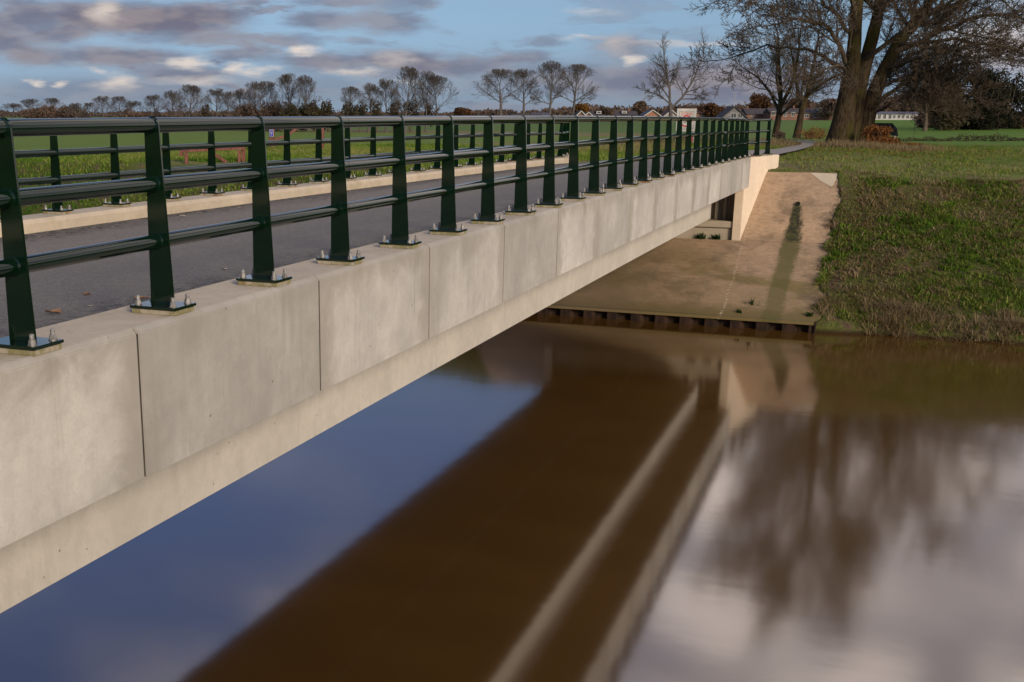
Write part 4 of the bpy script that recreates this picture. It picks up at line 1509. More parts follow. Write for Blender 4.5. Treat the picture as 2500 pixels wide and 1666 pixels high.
# the lone forked tree
T = Tree(31)
P31 = dict(steps=(5, 4, 4, 3, 2), wander=(0.08, 0.12, 0.16, 0.2), up=(0.05, 0.09, 0.08, 0.05), taper=0.4, rmin=0.022, levels=4, count=(8, 10, 8, 7), t0=0.2, angle=(28, 60), ratio=(0.5, 0.52, 0.52, 0.5), rr=0.6)
U = 0.1   # metres per photograph pixel at the tree
T.line('trunk', np.array([(0, 0, -3), (0, 0, 0), (0, 0, 25), (-2, 3, 45)]) * U, np.array([5.5, 5.0, 4.2, 3.8]) * U, 10)
for pts, r0 in (([(-2, 3, 42), (-6, 0, 80), (-14, 4, 110), (-24, -4, 150)], 3.0), ([(0, 2, 36), (24, -3, 62), (48, 3, 100), (62, 0, 146)], 3.0), ([(-2, 0, 46), (-26, 6, 66), (-60, 2, 76)], 2.0), ([(-6, 0, 70), (-2, 14, 95), (10, 18, 120)], 1.6), ([(30, -2, 68), (56, -12, 66), (70, -14, 60)], 1.4), ([(-6, 2, 60), (-30, -20, 84), (-46, -26, 104)], 1.7)):
    pts = np.array(pts, float) * U
    rad = np.linspace(r0, r0 * 0.4, len(pts)) * U
    T.line('crown', pts, rad, 6)
    T.children(pts, rad, np.linalg.norm(pts[-1] - pts[0]) * 0.9, 1, P31, t0=0.25)
p = atz(1636, 302, -2.15)
dep = float(p @ _fwd)
o = empty('bare_tree', (p[0], p[1], float(ground_z(p[0], p[1]))), PSI, 'lone bare tree forked into two leaning halves behind the road sign', 'tree')
sc_ = (302 - 141) / F_PX * dep / 15.2
obj('trunk', T.mesh('trunk', 'trunk', M['far_twig']), o, scl=sc_)
obj('crown', T.mesh('crown', 'crown', M['far_twig']), o, scl=sc_)

# the big old trees right of the bridge: explicit boughs, measured on the photograph, 1 px = U metres
VS = math.cos(PIT)


def big_tree(name, label, px0, depth, trunk, boughs, seed, P, zbase=None, radscale=1.0):
    p = atdepth(px0, 366, depth)
    gz = float(ground_z(p[0], p[1]))
    o = empty(name, (p[0], p[1], gz), PSI, label, 'tree', None)
    U = depth / F_PX
    zoff = p[2] - gz
    def conv(q):
        q = np.array(q, float)
        return np.stack([(q[:, 0] - px0) * U, q[:, 2] if q.shape[1] > 2 else np.zeros(len(q)), (366 - q[:, 1]) * U * VS + zoff], 1)
    T = Tree(seed)
    for pts, rad in trunk:
        c_ = conv(pts)
        # buttressed outline: resample smoothly
        t = np.linspace(0, len(c_) - 1, 4 * (len(c_) - 1) + 1)
        c2 = np.stack([np.interp(t, np.arange(len(c_)), c_[:, i]) for i in range(3)], 1)
        r2 = np.interp(t, np.arange(len(rad)), rad) * U * radscale
        T.line('trunk', c2, r2, 16)
        T.children(c2[len(c2) // 2:], r2[len(c2) // 2:], 3.2, 1, P, t0=0.25)
    for pts, r0, r1, L in boughs:
        c_ = conv(pts)
        t = np.linspace(0, len(c_) - 1, 3 * (len(c_) - 1) + 1)
        c2 = np.stack([np.interp(t, np.arange(len(c_)), c_[:, i]) for i in range(3)], 1)
        c2[1:-1] += T.r.normal(0, 0.05, c2[1:-1].shape)
        r2 = np.linspace(r0, r1, len(c2)) * U * radscale
        T.line('crown', c2, r2, 8)
        T.children(c2, r2, L, 1, P, t0=0.18)
    tm = T.mesh('trunk', 'trunk', M['bark'])
    # flute the trunk so that it is not a smooth pipe
    co = np.empty(len(tm.vertices) * 3, np.float32)
    tm.vertices.foreach_get('co', co)
    co = co.reshape(-1, 3)
    n1 = fbm(co[:, 0] * 3 + co[:, 1] * 5, co[:, 2] * 0.35 + 9, 3) + 0.5 * fbm(co[:, 0] * 9, co[:, 1] * 9 + co[:, 2] * 0.8, 2)
    co[:, 0] += 0.16 * n1
    co[:, 1] += 0.16 * fbm(co[:, 1] * 4 + 3, co[:, 2] * 0.5, 3)
    tm.vertices.foreach_set('co', co.ravel())
    obj('trunk', tm, o)
    obj('crown', T.mesh('crown', 'crown', M['twig']), o)
    return o


PB = dict(steps=(5, 5, 4, 4, 3), wander=(0.08, 0.10, 0.12, 0.14), up=(-0.02, 0.0, 0.05, 0.07), taper=0.45, rmin=0.0105, levels=5, count=(9, 11, 8, 5, 4), t0=0.12, angle=(25, 60), ratio=(0.62, 0.60, 0.58, 0.55, 0.5), rr=0.44)
big_tree('old_tree', 'huge mossy bare tree with upright trunk, left one of the big clump', 2052, 57.0,
         [([(2046, 376, 0), (2049, 335, 0), (2052, 290, 0), (2056, 230, 0), (2060, 180, 0), (2061, 110, 0), (2060, 40, 0.1), (2062, -40, 0.2), (2066, -150, 0.2), (2066, -270, 0.2), (2070, -400, 0.2)], [40, 31, 25, 21, 19, 16, 14, 12, 10, 7, 3]),
          ([(2084, 378, 0.7), (2085, 330, 0.6), (2087, 280, 0.5), (2092, 200, 0.4), (2104, 120, 0.4), (2118, 40, 0.5), (2126, -60, 0.6), (2136, -200, 0.7)], [29, 23, 19, 17, 15, 13, 10, 4])],
         [([(2044, 158, 0), (2010, 105, -0.6), (1960, 72, -1.2), (1890, 62, -1.8), (1815, 78, -2.2)], 5.94, 1.54, 3.6),
          ([(2042, 170, 0), (2000, 140, 0.6), (1945, 118, 1.4), (1880, 112, 2.0), (1800, 140, 2.6)], 4.95, 1.4, 3.4),
          ([(2052, 90, 0), (2020, 30, 1.0), (1980, -10, 1.6), (1900, -40, 2.0), (1820, -10, 2.4)], 5.28, 1.4, 3.6),
          ([(2056, 60, 0), (2020, 0, -1.0), (1960, -40, -1.8), (1870, -30, -2.4), (1790, 20, -3.0)], 4.62, 1.4, 3.4),
          ([(2056, 40, 0), (2000, -50, -1.5), (1920, -120, -2.2), (1850, -170, -2.4)], 5.94, 1.4, 4.0),
          ([(2060, -20, 0), (2040, -120, 1.8), (1980, -220, 2.6), (1930, -300, 3)], 5.28, 1.4, 4.0),
          ([(2048, 130, 0), (2022, 60, -1.6), (1985, 20, -3.0), (1950, -30, -4.0)], 4.62, 1.4, 3.6),
          ([(2044, 200, 0), (2016, 172, -1.5), (1975, 165, -2.6), (1930, 180, -3.2), (1885, 205, -3.6)], 3.3, 1.12, 2.6),
          ([(2062, -60, 0), (2090, -180, -1.5), (2130, -280, -2.0)], 5.28, 1.4, 4.0),
          ([(2092, 150, 0.3), (2130, 96, -1.4), (2170, 60, -2.4), (2220, 20, -3.2)], 6.6, 1.4, 3.4),
          ([(2110, 80, 0.4), (2150, 20, 1.4), (2200, -30, 2.4), (2260, -60, 3.0)], 5.94, 1.4, 3.6),
          ([(2064, -130, 0.2), (2000, -230, -1.0), (1920, -300, -1.6), (1840, -340, -2.0)], 5.5, 1.4, 4.4),
          ([(2064, -180, 0.2), (2020, -300, 1.4), (1950, -390, 2.2), (1900, -440, 2.6)], 5, 1.4, 4.4),
          ([(2066, -240, 0.2), (2040, -350, -0.8), (1990, -440, -1.2), (1970, -490, -1.4)], 4.5, 1.3, 4.2),
          ([(2066, -200, 0.2), (2120, -310, 1.2), (2180, -390, 2.0), (2230, -430, 2.4)], 5, 1.4, 4.4),
          ([(2068, -290, 0.2), (2090, -390, -1.0), (2120, -470, -1.6)], 4.2, 1.2, 4.2),
          ([(2068, -330, 0.2), (2040, -430, 1.0), (2030, -500, 1.4)], 4, 1.2, 4.0),
          ([(2060, -100, 0), (2010, -200, 0), (1990, -330, 0.4), (2000, -400, 0.4)], 3.96, 1.4, 4.2)], 41, PB)
big_tree('old_tree', 'huge bare tree leaning right, right one of the big clump', 2104, 57.6,
         [([(2100, 376, 0), (2104, 330, 0), (2108, 285, 0), (2116, 240, 0), (2132, 190, 0), (2160, 125, 0.2), (2196, 72, 0.4), (2234, 24, 0.6), (2262, -50, 0.8), (2274, -170, 0.8)], [26, 22, 20, 18, 16, 14, 12, 10, 8, 4])],
         [([(2114, 262, 0), (2150, 222, -0.8), (2196, 188, -1.4), (2250, 165, -1.9), (2310, 160, -2.4)], 5.94, 1.4, 3.2),
          ([(2116, 245, 0), (2152, 212, 0.5), (2200, 196, 1.0), (2262, 190, 1.6), (2330, 205, 2.0)], 3.96, 1.26, 2.8),
          ([(2134, 195, 0), (2180, 160, 1.0), (2240, 130, 1.8), (2310, 112, 2.4), (2380, 130, 3.0)], 6.6, 1.4, 3.6),
          ([(2160, 130, 0), (2220, 95, -0.8), (2290, 60, -1.4), (2370, 50, -1.9), (2450, 85, -2.4)], 7.26, 1.54, 4.0),
          ([(2190, 85, 0), (2260, 30, 1.0), (2350, -20, 1.6), (2440, -10, 2.0), (2510, 40, 2.4)], 5.94, 1.4, 4.0),
          ([(2220, 45, 0), (2290, 10, -2.0), (2360, 0, -3.0), (2440, 20, -3.6)], 5.28, 1.4, 3.8),
          ([(2240, 10, 0), (2300, -70, -1.0), (2390, -130, -1.6), (2460, -150, -2.0)], 5.28, 1.4, 4.0),
          ([(2250, -20, 0), (2300, -130, 1.5), (2360, -220, 2.0)], 4.62, 1.4, 4.0),
          ([(2110, 282, 0), (2142, 250, -1.2), (2182, 232, -1.8), (2230, 222, -2.4)], 3.96, 1.12, 2.4),
          ([(2196, 72, 0.4), (2180, 10, 1.8), (2170, -70, 2.4), (2180, -160, 2.8)], 5.28, 1.4, 3.8),
          ([(2268, -100, 0.8), (2330, -210, -1.0), (2380, -290, -1.6)], 5, 1.4, 4.2),
          ([(2272, -150, 0.8), (2250, -270, 1.4), (2240, -370, 2.0)], 5, 1.4, 4.2),
          ([(2258, -60, 0.8), (2230, -160, 0), (2200, -260, -0.4)], 3.96, 1.4, 3.8),
          ([(2128, 215, 0), (2180, 190, -0.6), (2250, 196, -1.2), (2322, 236, -1.6)], 3.6, 1.2, 3.0),
          ([(2146, 160, 0), (2230, 146, 1.4), (2320, 176, 2.4), (2400, 232, 3.2)], 4.4, 1.2, 3.2),
          ([(2170, 112, 0), (2260, 104, -1.8), (2350, 126, -3.0), (2430, 170, -3.8)], 4.6, 1.2, 3.4),
          ([(2116, 235, 0), (2160, 200, 2.0), (2220, 170, 3.4), (2290, 170, 4.4)], 4.0, 1.2, 3.0),
          ([(2140, 170, 0), (2200, 140, -2.4), (2270, 120, -4.0), (2340, 140, -5.0)], 4.62, 1.26, 3.2)], 42, PB)

# the two slender trees behind, by the path
PS = dict(PB); PS.update(levels=4, rmin=0.014, count=(8, 9, 8, 6), up=(0.08, 0.10, 0.08, 0.05), ratio=(0.5, 0.52, 0.5, 0.5))
def slim(label, px, base, depth, stems, seed):
    sh = base - 366
    tr = [([(x_, y_ - sh, d_) for x_, y_, d_ in pts], rad) for pts, rad in stems]
    p = atdepth(px, base, depth)
    gz = float(ground_z(p[0], p[1]))
    o = empty('slender_tree', (p[0], p[1], gz), PSI, label, 'tree')
    U = depth / F_PX
    T = Tree(seed)
    for pts, rad in stems:
        q = np.array(pts, float)
        c_ = np.stack([(q[:, 0] - px) * U, q[:, 2], (base - q[:, 1]) * U * VS + p[2] - gz], 1)
        t = np.linspace(0, len(c_) - 1, 3 * (len(c_) - 1) + 1)
        c2 = np.stack([np.interp(t, np.arange(len(c_)), c_[:, i]) for i in range(3)], 1)
        r2 = np.interp(t, np.arange(len(rad)), rad) * U
        T.line('trunk', c2, r2, 10)
        T.children(c2[len(c2) // 3:], r2[len(c2) // 3:], 4.2, 1, PS, t0=0.05)
    obj('trunk', T.mesh('trunk', 'trunk', M['bark']), o)
    obj('crown', T.mesh('crown', 'crown', M['twig']), o)


slim('slender bare tree with several upright stems, left of the pair by the path', 1896, 330, 95,
     [([(1893, 336, 0), (1896, 300, 0), (1899, 262, 0), (1897, 220, 0), (1890, 150, 0.4), (1884, 85, 0.6)], [9, 7.5, 6, 4.5, 3, 1.5]),
      ([(1899, 262, 0), (1910, 215, -1), (1916, 150, -1.5), (1914, 80, -1.8)], [5, 4, 3, 1.4]),
      ([(1896, 270, 0), (1880, 225, 1.0), (1855, 190, 1.6), (1820, 165, 2.2)], [4, 3, 2.2, 1.2]),
      ([(1900, 255, 0), (1903, 190, 2), (1908, 120, 3)], [4, 3, 1.4]),
      ([(1898, 285, 0), (1920, 245, -2), (1948, 225, -3)], [3.5, 2.6, 1.2])], 51)
slim('slender bare tree forking into two stems, right of the pair by the path', 1948, 332, 92,
     [([(1945, 338, 0), (1949, 300, 0), (1953, 262, 0), (1962, 225, 0), (1972, 150, 0), (1976, 90, 0)], [10, 8, 7, 5.5, 3.6, 1.6]),
      ([(1951, 270, 0), (1946, 215, 1), (1940, 165, 1.5), (1930, 110, 2)], [5, 4, 3, 1.4]),
      ([(1958, 240, 0), (1980, 205, -1.4), (2010, 185, -2), (2040, 175, -2.5)], [4, 3, 2, 1.2])], 52)


# ------------------------------------------------------------------ leafy masses


def foliage(seed, lobes, n, leaf, squash=0.6):
    """leaf-sized faces spread through a set of lobes (x, y, z, rx, ry, rz)"""
    rg = np.random.default_rng(seed)
    w = np.array([l[3] * l[4] + l[4] * l[5] + l[3] * l[5] for l in lobes])
    pick = rg.choice(len(lobes), n, p=w / w.sum())
    L = np.array(lobes)[pick]
    d = rg.normal(0, 1, (n, 3)); d /= np.linalg.norm(d, axis=1)[:, None]
    rad = rg.uniform(0.25, 1.0, n) ** 0.5 * (1 + 0.16 * rg.normal(0, 1, n))
    c = L[:, :3] + d * L[:, 3:] * rad[:, None]
    u = rg.normal(0, 1, (n, 3)); u /= np.linalg.norm(u, axis=1)[:, None]
    v = np.cross(u, rg.normal(0, 1, (n, 3))); v /= np.linalg.norm(v, axis=1)[:, None] + 1e-9
    s = leaf * rg.uniform(0.5, 1.5, n)[:, None]
    V = np.stack([c - u * s, c + v * s * squash, c + u * s, c - v * s * squash], 1).reshape(-1, 3)
    T = np.arange(n * 4).reshape(-1, 4)
    tint = np.clip(np.repeat(0.5 + 0.28 * rg.normal(0, 1, n) + 0.25 * np.sin(c[:, 0] * 1.7 / max(leaf * 8, .2)) * np.sin(c[:, 2] * 2.1 / max(leaf * 8, .2)), 4), 0, 1)
    return V, T, tint


def lobes(seed, n, w, h, d=None, ground=0.15):
    rg = np.random.default_rng(seed)
    d = d or w
    out = []
    for i in range(n):
        a = rg.uniform(0, 6.28); rr = math.sqrt(rg.uniform(0, 1))
        z = rg.uniform(ground, 0.8)
        f = (1 - abs(z - 0.45)) * 0.9
        out.append((w / 2 * rr * math.cos(a) * f, d / 2 * rr * math.sin(a) * f, h * z, w * rg.uniform(0.14, 0.26), d * rg.uniform(0.14, 0.26), h * rg.uniform(0.12, 0.22)))
    return out


def bush(name, label, px, base, top, wpx, mat, seed, z=None, depth=None, n=5000, leaf=None, group=None, nl=14, cat='bush', ground=0.15, stems=True):
    p = atz(px, base, z) if depth is None else atdepth(px, base, depth)
    dep = float(p @ _fwd)
    gz = float(ground_z(p[0], p[1]))
    h = (base - top) / F_PX * dep * math.cos(PIT) + p[2] - gz
    w = wpx / F_PX * dep
    o = empty(name, (p[0], p[1], gz - 0.02), PSI, label, cat, group)
    V, T, tint = foliage(seed, lobes(seed, nl, w, h, w * 0.8, ground), n, leaf or w * 0.02)
    obj('foliage', tri_mesh('foliage', V, T, mat, False, tint), o)
    if stems:
        rg = np.random.default_rng(seed + 5)
        m = MB()
        for i in range(5):
            a = rg.uniform(0, 6.28)
            m.tube([(0.05 * w * math.cos(a), 0.05 * w * math.sin(a), -0.1), (0.12 * w * math.cos(a), 0.12 * w * math.sin(a), h * 0.35), (0.26 * w * math.cos(a), 0.26 * w * math.sin(a), h * 0.8)], [w * 0.022, w * 0.014, w * 0.004], 6)
        m.build('stem', M['twig'], o)
    return o


bush('beech_bush', 'orange-brown leafy bush at the foot of the big leaning tree', 2146, 373, 304, 84, M['beech'], 61, depth=55.5, n=5200, leaf=0.045)
bush('beech_bush', 'low reddish brush right of the orange bush, beside the pale post', 2215, 374, 345, 90, M['beech'], 62, depth=56.5, n=1800, leaf=0.035, stems=False)
bush('bramble', 'brownish thicket between slender trees and the big trunk', 1985, 352, 308, 100, M['beech'], 63, depth=78, n=2600, leaf=0.045, nl=24)
bush('bramble', 'dark reddish scrub under the left slender tree', 1905, 348, 318, 46, M['brown_wood'], 64, depth=78, n=1800, leaf=0.05)
# low dark hedge line across the right field
hed = []
for i, px in enumerate(np.linspace(2185, 2620, 22)):
    q = atz(px, 340 + rng.normal(0, 1.0), -2.75)
    gz = float(ground_z(q[0], q[1]))
    hh = rng.uniform(0.18, 0.42) + (0.25 if 8 <= i <= 13 else 0)
    hed.append((q[0], q[1], gz + hh * 0.5, 0.8, 0.6, hh))
V, T, tint = foliage(71, hed, 6000, 0.07)
tag(obj('field_hedge', tri_mesh('field_hedge', V, T, M['olive'], False, tint)), 'low dark ragged hedge crossing the right-hand field', 'hedge')

# brown hedges and dark bushes under the far row of trees


def hedge(label, px0, px1, base, top, mat, seed, z=-3.05, n=5000, name='hedge', leaf=0.22):
    ls = []
    rg = np.random.default_rng(seed)
    k = max(4, int(abs(px1 - px0) / 9))
    for i in range(k):
        q = atz(px0 + (px1 - px0) * (i + 0.5) / k, base, z)
        dep = float(q @ _fwd)
        gz = float(ground_z(q[0], q[1]))
        h = (base - top) / F_PX * dep * rg.uniform(0.75, 1.05)
        w = abs(px1 - px0) / k / F_PX * dep
        for zz in (0.25, 0.55, 0.8):
            ls.append((q[0] + rg.normal(0, w * 0.3), q[1] + rg.normal(0, 1.5), gz + h * zz, w * 0.95, 2.0, h * 0.22))
    V, T, tint = foliage(seed, ls, n, leaf)
    return tag(obj(name, tri_mesh(name, V, T, mat, False, tint)), label, 'hedge')


hedge('brown hedge under the far left trees', 66, 205, 308, 265, M['brown_wood'], 81, n=5000, leaf=0.3)
hedge('low brown hedge at the foot of the left trees', 330, 372, 312, 272, M['brown_wood'], 82, n=1500)
hedge('long brown hedge below the high pair of trees', 580, 700, 320, 250, M['brown_wood'], 83, n=6500)
hedge('dense brown scrub at the right of the long hedge', 700, 790, 322, 256, M['olive'], 84, n=4500)
DB = [(505, 316, 245, 24, 'small dark evergreen beside the broad spreading tree'), (770, 322, 240, 46, 'dark round evergreen at the right end of the long hedge'),
      (802, 322, 238, 40, 'dark open evergreen standing alone between two tree groups'), (845, 323, 238, 46, 'dark bush under the first tree of the centre group'),
      (880, 323, 242, 44, 'dark bush under the second tree of the centre group'), (918, 323, 236, 46, 'dark bush left of the tallest centre tree'),
      (962, 323, 240, 46, 'dark bush at the trunk of the tallest centre tree'), (1002, 323, 234, 52, 'broad dark bush right of the tallest centre tree'),
      (1040, 323, 250, 36, 'small dark bush at the right end of the centre group')]
for i, (px, b_, t_, w, lab) in enumerate(DB):
    bush('evergreen_bush', lab, px, b_, t_, w, M['olive'], 90 + i, z=-3.05, n=620, leaf=0.2, group='dark bushes under the far trees', nl=10, ground=0.3)

# far woods that read as one mass
wl = []
rg = np.random.default_rng(5)
for i in range(330):
    px = rg.uniform(1085, 2110)
    dep = rg.uniform(540, 660)
    prof = np.interp(px, [1085, 1130, 1180, 1300, 1420, 1500, 1600, 1700, 1780, 1850, 1900, 2000, 2110], [279, 276, 268, 272, 258, 262, 262, 255, 262, 248, 256, 248, 240])
    top = prof + rg.uniform(-3, 9)
    q = atdepth(px, 288, dep)
    hz = (288 - top) / F_PX * dep
    wl.append((q[0], q[1], -1.6 + hz * 0.55, rg.uniform(3, 6), 4, hz * 0.48))
V, T, tint = foliage(6, wl, 42000, 0.8)
tag(obj('distant_wood', tri_mesh('distant_wood', V, T, M['brown_wood'], False, tint)), 'far russet-brown woods behind the village roofs', kind='stuff')
wl = []
for i in range(160):
    px = rg.uniform(2085, 2330)
    dep = rg.uniform(520, 580)
    top = np.interp(px, [2085, 2150, 2200, 2330], [236, 245, 232, 215]) + rg.uniform(-4, 10)
    q = atdepth(px, 290, dep)
    hz = (290 - top) / F_PX * dep
    wl.append((q[0], q[1], -1.6 + hz * 0.52, rg.uniform(3, 5), 4, hz * 0.5))
V, T, tint = foliage(7, wl, 24000, 0.8)
tag(obj('distant_wood', tri_mesh('distant_wood', V, T, M['brown_wood'], False, tint)), 'far reddish-brown wood behind the long white building', kind='stuff')

wl = []
for i in range(260):
    px = rg.uniform(-420, 1110)
    dep = rg.uniform(560, 640)
    top = np.interp(px, [-420, 0, 300, 600, 1110], [270, 274, 276, 273, 275]) + rg.uniform(-3, 5)
    q = atdepth(px, 287, dep)
    hz = (287 - top) / F_PX * dep
    wl.append((q[0], q[1], -1.6 + hz * 0.5, rg.uniform(5, 9), 5, hz * 0.5))
V, T, tint = foliage(8, wl, 22000, 0.7)
tag(obj('distant_wood', tri_mesh('distant_wood', V, T, M['brown_wood'], False, tint)), 'low far brown wood along the left skyline behind the rows of trees', kind='stuff')

AUT = [(1850, 290, 226, 62, M['russet'], 'large russet autumn tree above the dark gabled roof'), (1418, 290, 250, 40, M['orange_leaf'], 'small golden-orange tree behind the right one of four bare trees'),
       (1945, 290, 236, 70, M['russet'], 'russet tree behind the slender pair by the path'), (1130, 291, 262, 46, M['russet'], 'low russet tree right of the centre tree group'),
       (1560, 290, 246, 40, M['brown_wood'], 'brown-leaved tree left of the lone forked tree'), (1735, 290, 252, 60, M['russet'], 'reddish tree behind the house right of the road sign'),
       (1480, 290, 254, 44, M['brown_wood'], 'brown-grey tree behind the long dark roofs'), (2030, 290, 238, 60, M['brown_wood'], 'brown tree partly behind the big trunks')]
for i, (px, b_, t_, w, mt, lab) in enumerate(AUT):
    bush('autumn_tree', lab, px, b_, t_, w, mt, 120 + i, depth=500 - 8 * i, n=2600, leaf=0.55, cat='tree', nl=16, ground=0.25)

# dark evergreens and brown trees at the right edge
RT = [(2300, 318, 175, 120, M['olive'], 'brownish-olive tree right of the small bare oak', 6000), (2395, 319, 150, 120, M['pine'], 'tall dark conifer, the blackest at right', 9000),
      (2330, 320, 235, 150, M['pine'], 'low dark yew-like bushes in front of the tall conifer', 7000), (2455, 320, 178, 90, M['pine'], 'dark pine right of the tall conifer', 5000),
      (2525, 320, 150, 110, M['russet'], 'dark reddish tree at the right edge of the view', 6000), (2440, 322, 268, 170, M['brown_wood'], 'low brown undergrowth at the foot of the right conifers', 6000),
      (2270, 318, 262, 90, M['brown_wood'], 'low dark scrub around the small oak trunk', 3500)]
for i, (px, b_, t_, w, mt, lab, n_) in enumerate(RT):
    bush('conifer' if mt is M['pine'] else 'leafy_tree', lab, px, b_, t_, w, mt, 140 + i, depth=240 + 5 * i, n=n_, leaf=0.26, cat='tree', nl=26, ground=0.08)
T = round_tree(77, h=11, spread=1.35, fork=0.22, trunk=0.42, count=(12, 7, 6, 5), rmin=0.02, angle=(30, 65))
p = atdepth(2258, 314, 234)
o = empty('bare_oak', (p[0], p[1], float(ground_z(p[0], p[1]))), 0.4, 'small gnarled bare oak in front of the long white building', 'tree')
zm = max(q[:, 2].max() for q, _, _ in T.sets['crown'])
s_ = 150 / F_PX * 234 / zm
obj('trunk', T.mesh('trunk', 'trunk', M['twig']), o, scl=s_)
obj('crown', T.mesh('crown', 'crown', M['twig']), o, scl=s_)

# ------------------------------------------------------------------ village


def house(label, px0, px1, eave, ridge, depth, wall, roof, base=296, gable_front=False, windows=(), dormers=(), chimney=None, name='house', roof_d=None):
    """front face towards the camera; px measures on the photograph"""
    a = atdepth(px0, base, depth); b = atdepth(px1, base, depth)
    U = depth / F_PX
    mid = (a + b) / 2
    w = (px1 - px0) * U
    gz = float(ground_z(mid[0], mid[1]))
    zb = gz
    ze = mid[2] + (base - eave) * U
    zr = mid[2] + (base - ridge) * U
    o = empty(name, (mid[0], mid[1], zb), PSI, label, 'house')
    D = 9.0
    h, hr = ze - zb, zr - zb
    if gable_front:
        m = MB().prism([(-w / 2, -0.3), (w / 2, -0.3), (w / 2, h), (0, hr), (-w / 2, h)], 0, D)
        m.build('wall', wall, o)
        rm = MB()
        for s_ in (-1, 1):
            x0, z0, x1, z1 = s_ * (w / 2 + 0.5), h - 0.5 * (hr - h) / (w / 2), 0, hr
            rm.prism([(x0, z0 + 0.02), (x1, z1 + 0.02), (x1, z1 + 0.3), (x0, z0 + 0.3)], -0.5, D + 0.4)
        ro = rm.build('roof', roof, o)
        bm_ = MB()
        for s_ in (-1, 1):
            bm_.beam((s_ * (w / 2 + 0.5), -0.55, h - 0.5 * (hr - h) / (w / 2) + 0.15), (0, -0.55, hr + 0.15), 0.12, 0.34)
        bm_.build('barge_board', M['white_paint'] if wall is not M['grey_clad'] else M['dark_tile'], ro)
    else:
        MB().box(-w / 2, w / 2, 0, D, -0.3, h).build('wall', wall, o)
        rm = MB()
        V = [(-w / 2 - 0.3, -0.5, h), (w / 2 + 0.3, -0.5, h), (w / 2 + 0.3, D + 0.5, h), (-w / 2 - 0.3, D + 0.5, h), (-w / 2 - 0.3, D / 2, hr), (w / 2 + 0.3, D / 2, hr)]
        rm.add(V, [(0, 1, 5, 4), (2, 3, 4, 5), (0, 4, 3), (1, 2, 5), (3, 2, 1, 0)])
        ro = rm.build('roof', roof, o)
    for (wx0, wx1, wy0, wy1) in windows:
        x0, x1 = (wx0 - (px0 + px1) / 2) * U, (wx1 - (px0 + px1) / 2) * U
        z0, z1 = mid[2] + (base - wy1) * U - zb, mid[2] + (base - wy0) * U - zb
        f = MB()
        t = 0.14
        f.box(x0, x1, -0.06, -0.002, z0, z0 + t); f.box(x0, x1, -0.06, -0.002, z1 - t, z1)
        f.box(x0, x0 + t, -0.06, -0.002, z0 + t, z1 - t); f.box(x1 - t, x1, -0.06, -0.002, z0 + t, z1 - t)
        f.box((x0 + x1) / 2 - 0.05, (x0 + x1) / 2 + 0.05, -0.06, -0.002, z0 + t, z1 - t)
        fo = f.build('window', M['white_paint'], o)
        MB().box(x0 + t, x1 - t, -0.03, -0.003, z0 + t, z1 - t).build('pane', M['glass'], fo)
    for (dx0, dx1, dy0, dy1) in dormers:
        x0, x1 = (dx0 - (px0 + px1) / 2) * U, (dx1 - (px0 + px1) / 2) * U
        z0, z1 = mid[2] + (base - dy1) * U - zb, mid[2] + (base - dy0) * U - zb
        do = MB().box(x0, x1, 0.6, D / 2 + 1, z0, z1).build('dormer', M['white_paint'], ro)
        dd = MB().box(x0 + 0.35, x1 - 0.35, 0.56, 0.599, z0 + 0.3, z1 - 0.25)
        dd.mesh  # glazing of the dormer
        obj('pane', dd.mesh('pane', M['glass']), ro)
    if chimney:
        cx_ = (chimney - (px0 + px1) / 2) * U
        MB().box(cx_ - 0.35, cx_ + 0.35, D / 2 - 0.4, D / 2 + 0.4, hr - 0.5, hr + 0.9).build('chimney', M['brick_wall'], ro)
    return o


house('low dark-roofed house left of the four bare trees', 1250, 1322, 284, 279, 455, M['brick_wall'], M['dark_tile'])
house('small house with pale skylit roof behind the four bare trees', 1300, 1342, 283, 276, 470, M['cream_wall'], M['grey_tile'])
house('house with two pale bargeboards, left gable of the pair', 1408, 1428, 283, 273, 440, M['brick_wall'], M['dark_tile'], gable_front=True)
house('smaller gable right of its twin beside the long dark roof', 1428, 1444, 283, 276, 445, M['brick_wall'], M['dark_tile'], gable_front=True)
house('long dark-roofed terrace with white dormers', 1446, 1556, 283, 272, 450, M['brick_wall'], M['dark_tile'], dormers=((1456, 1468, 272.5, 279), (1518, 1530, 272, 278)), chimney=1540)
house('orange brick gabled house left of the lone forked tree', 1574, 1610, 283, 271, 440, M['orange_brick'], M['grey_tile'], gable_front=True)
house('pale gabled house behind the lone forked tree', 1622, 1654, 284, 271, 445, M['cream_wall'], M['red_tile'], gable_front=True)
house('red-roofed house with white windows right of the road sign', 1700, 1752, 278, 268, 460, M['brick_wall'], M['red_tile'], windows=((1735, 1746, 276, 284), (1712, 1720, 278, 285)), chimney=1742)
house('dark timber gable with grey front, the sharpest roof of the village', 1762, 1822, 288, 263, 430, M['grey_clad'], M['dark_tile'], gable_front=True, windows=((1783, 1797, 277, 289), (1800, 1812, 277, 289)))
house('dark-roofed house with one bright window, right of the sharp gable', 1822, 1876, 280, 266, 460, M['brick_wall'], M['dark_tile'], windows=((1832, 1841, 279, 286),), chimney=1830)
house('brick house with white windows behind the slender trees', 1880, 1950, 277, 265, 450, M['brick_wall'], M['dark_tile'], windows=((1882, 1891, 273, 284), (1912, 1920, 275, 285), (1930, 1940, 275, 285)), chimney=1944)
house('red brick house with white dormer left of the big trunk', 1955, 2030, 278, 266, 450, M['brick_wall'], M['dark_tile'], windows=((1962, 1974, 280, 288), (1985, 1996, 280, 288), (2002, 2014, 280, 288)), dormers=((1996, 2016, 265, 272),))
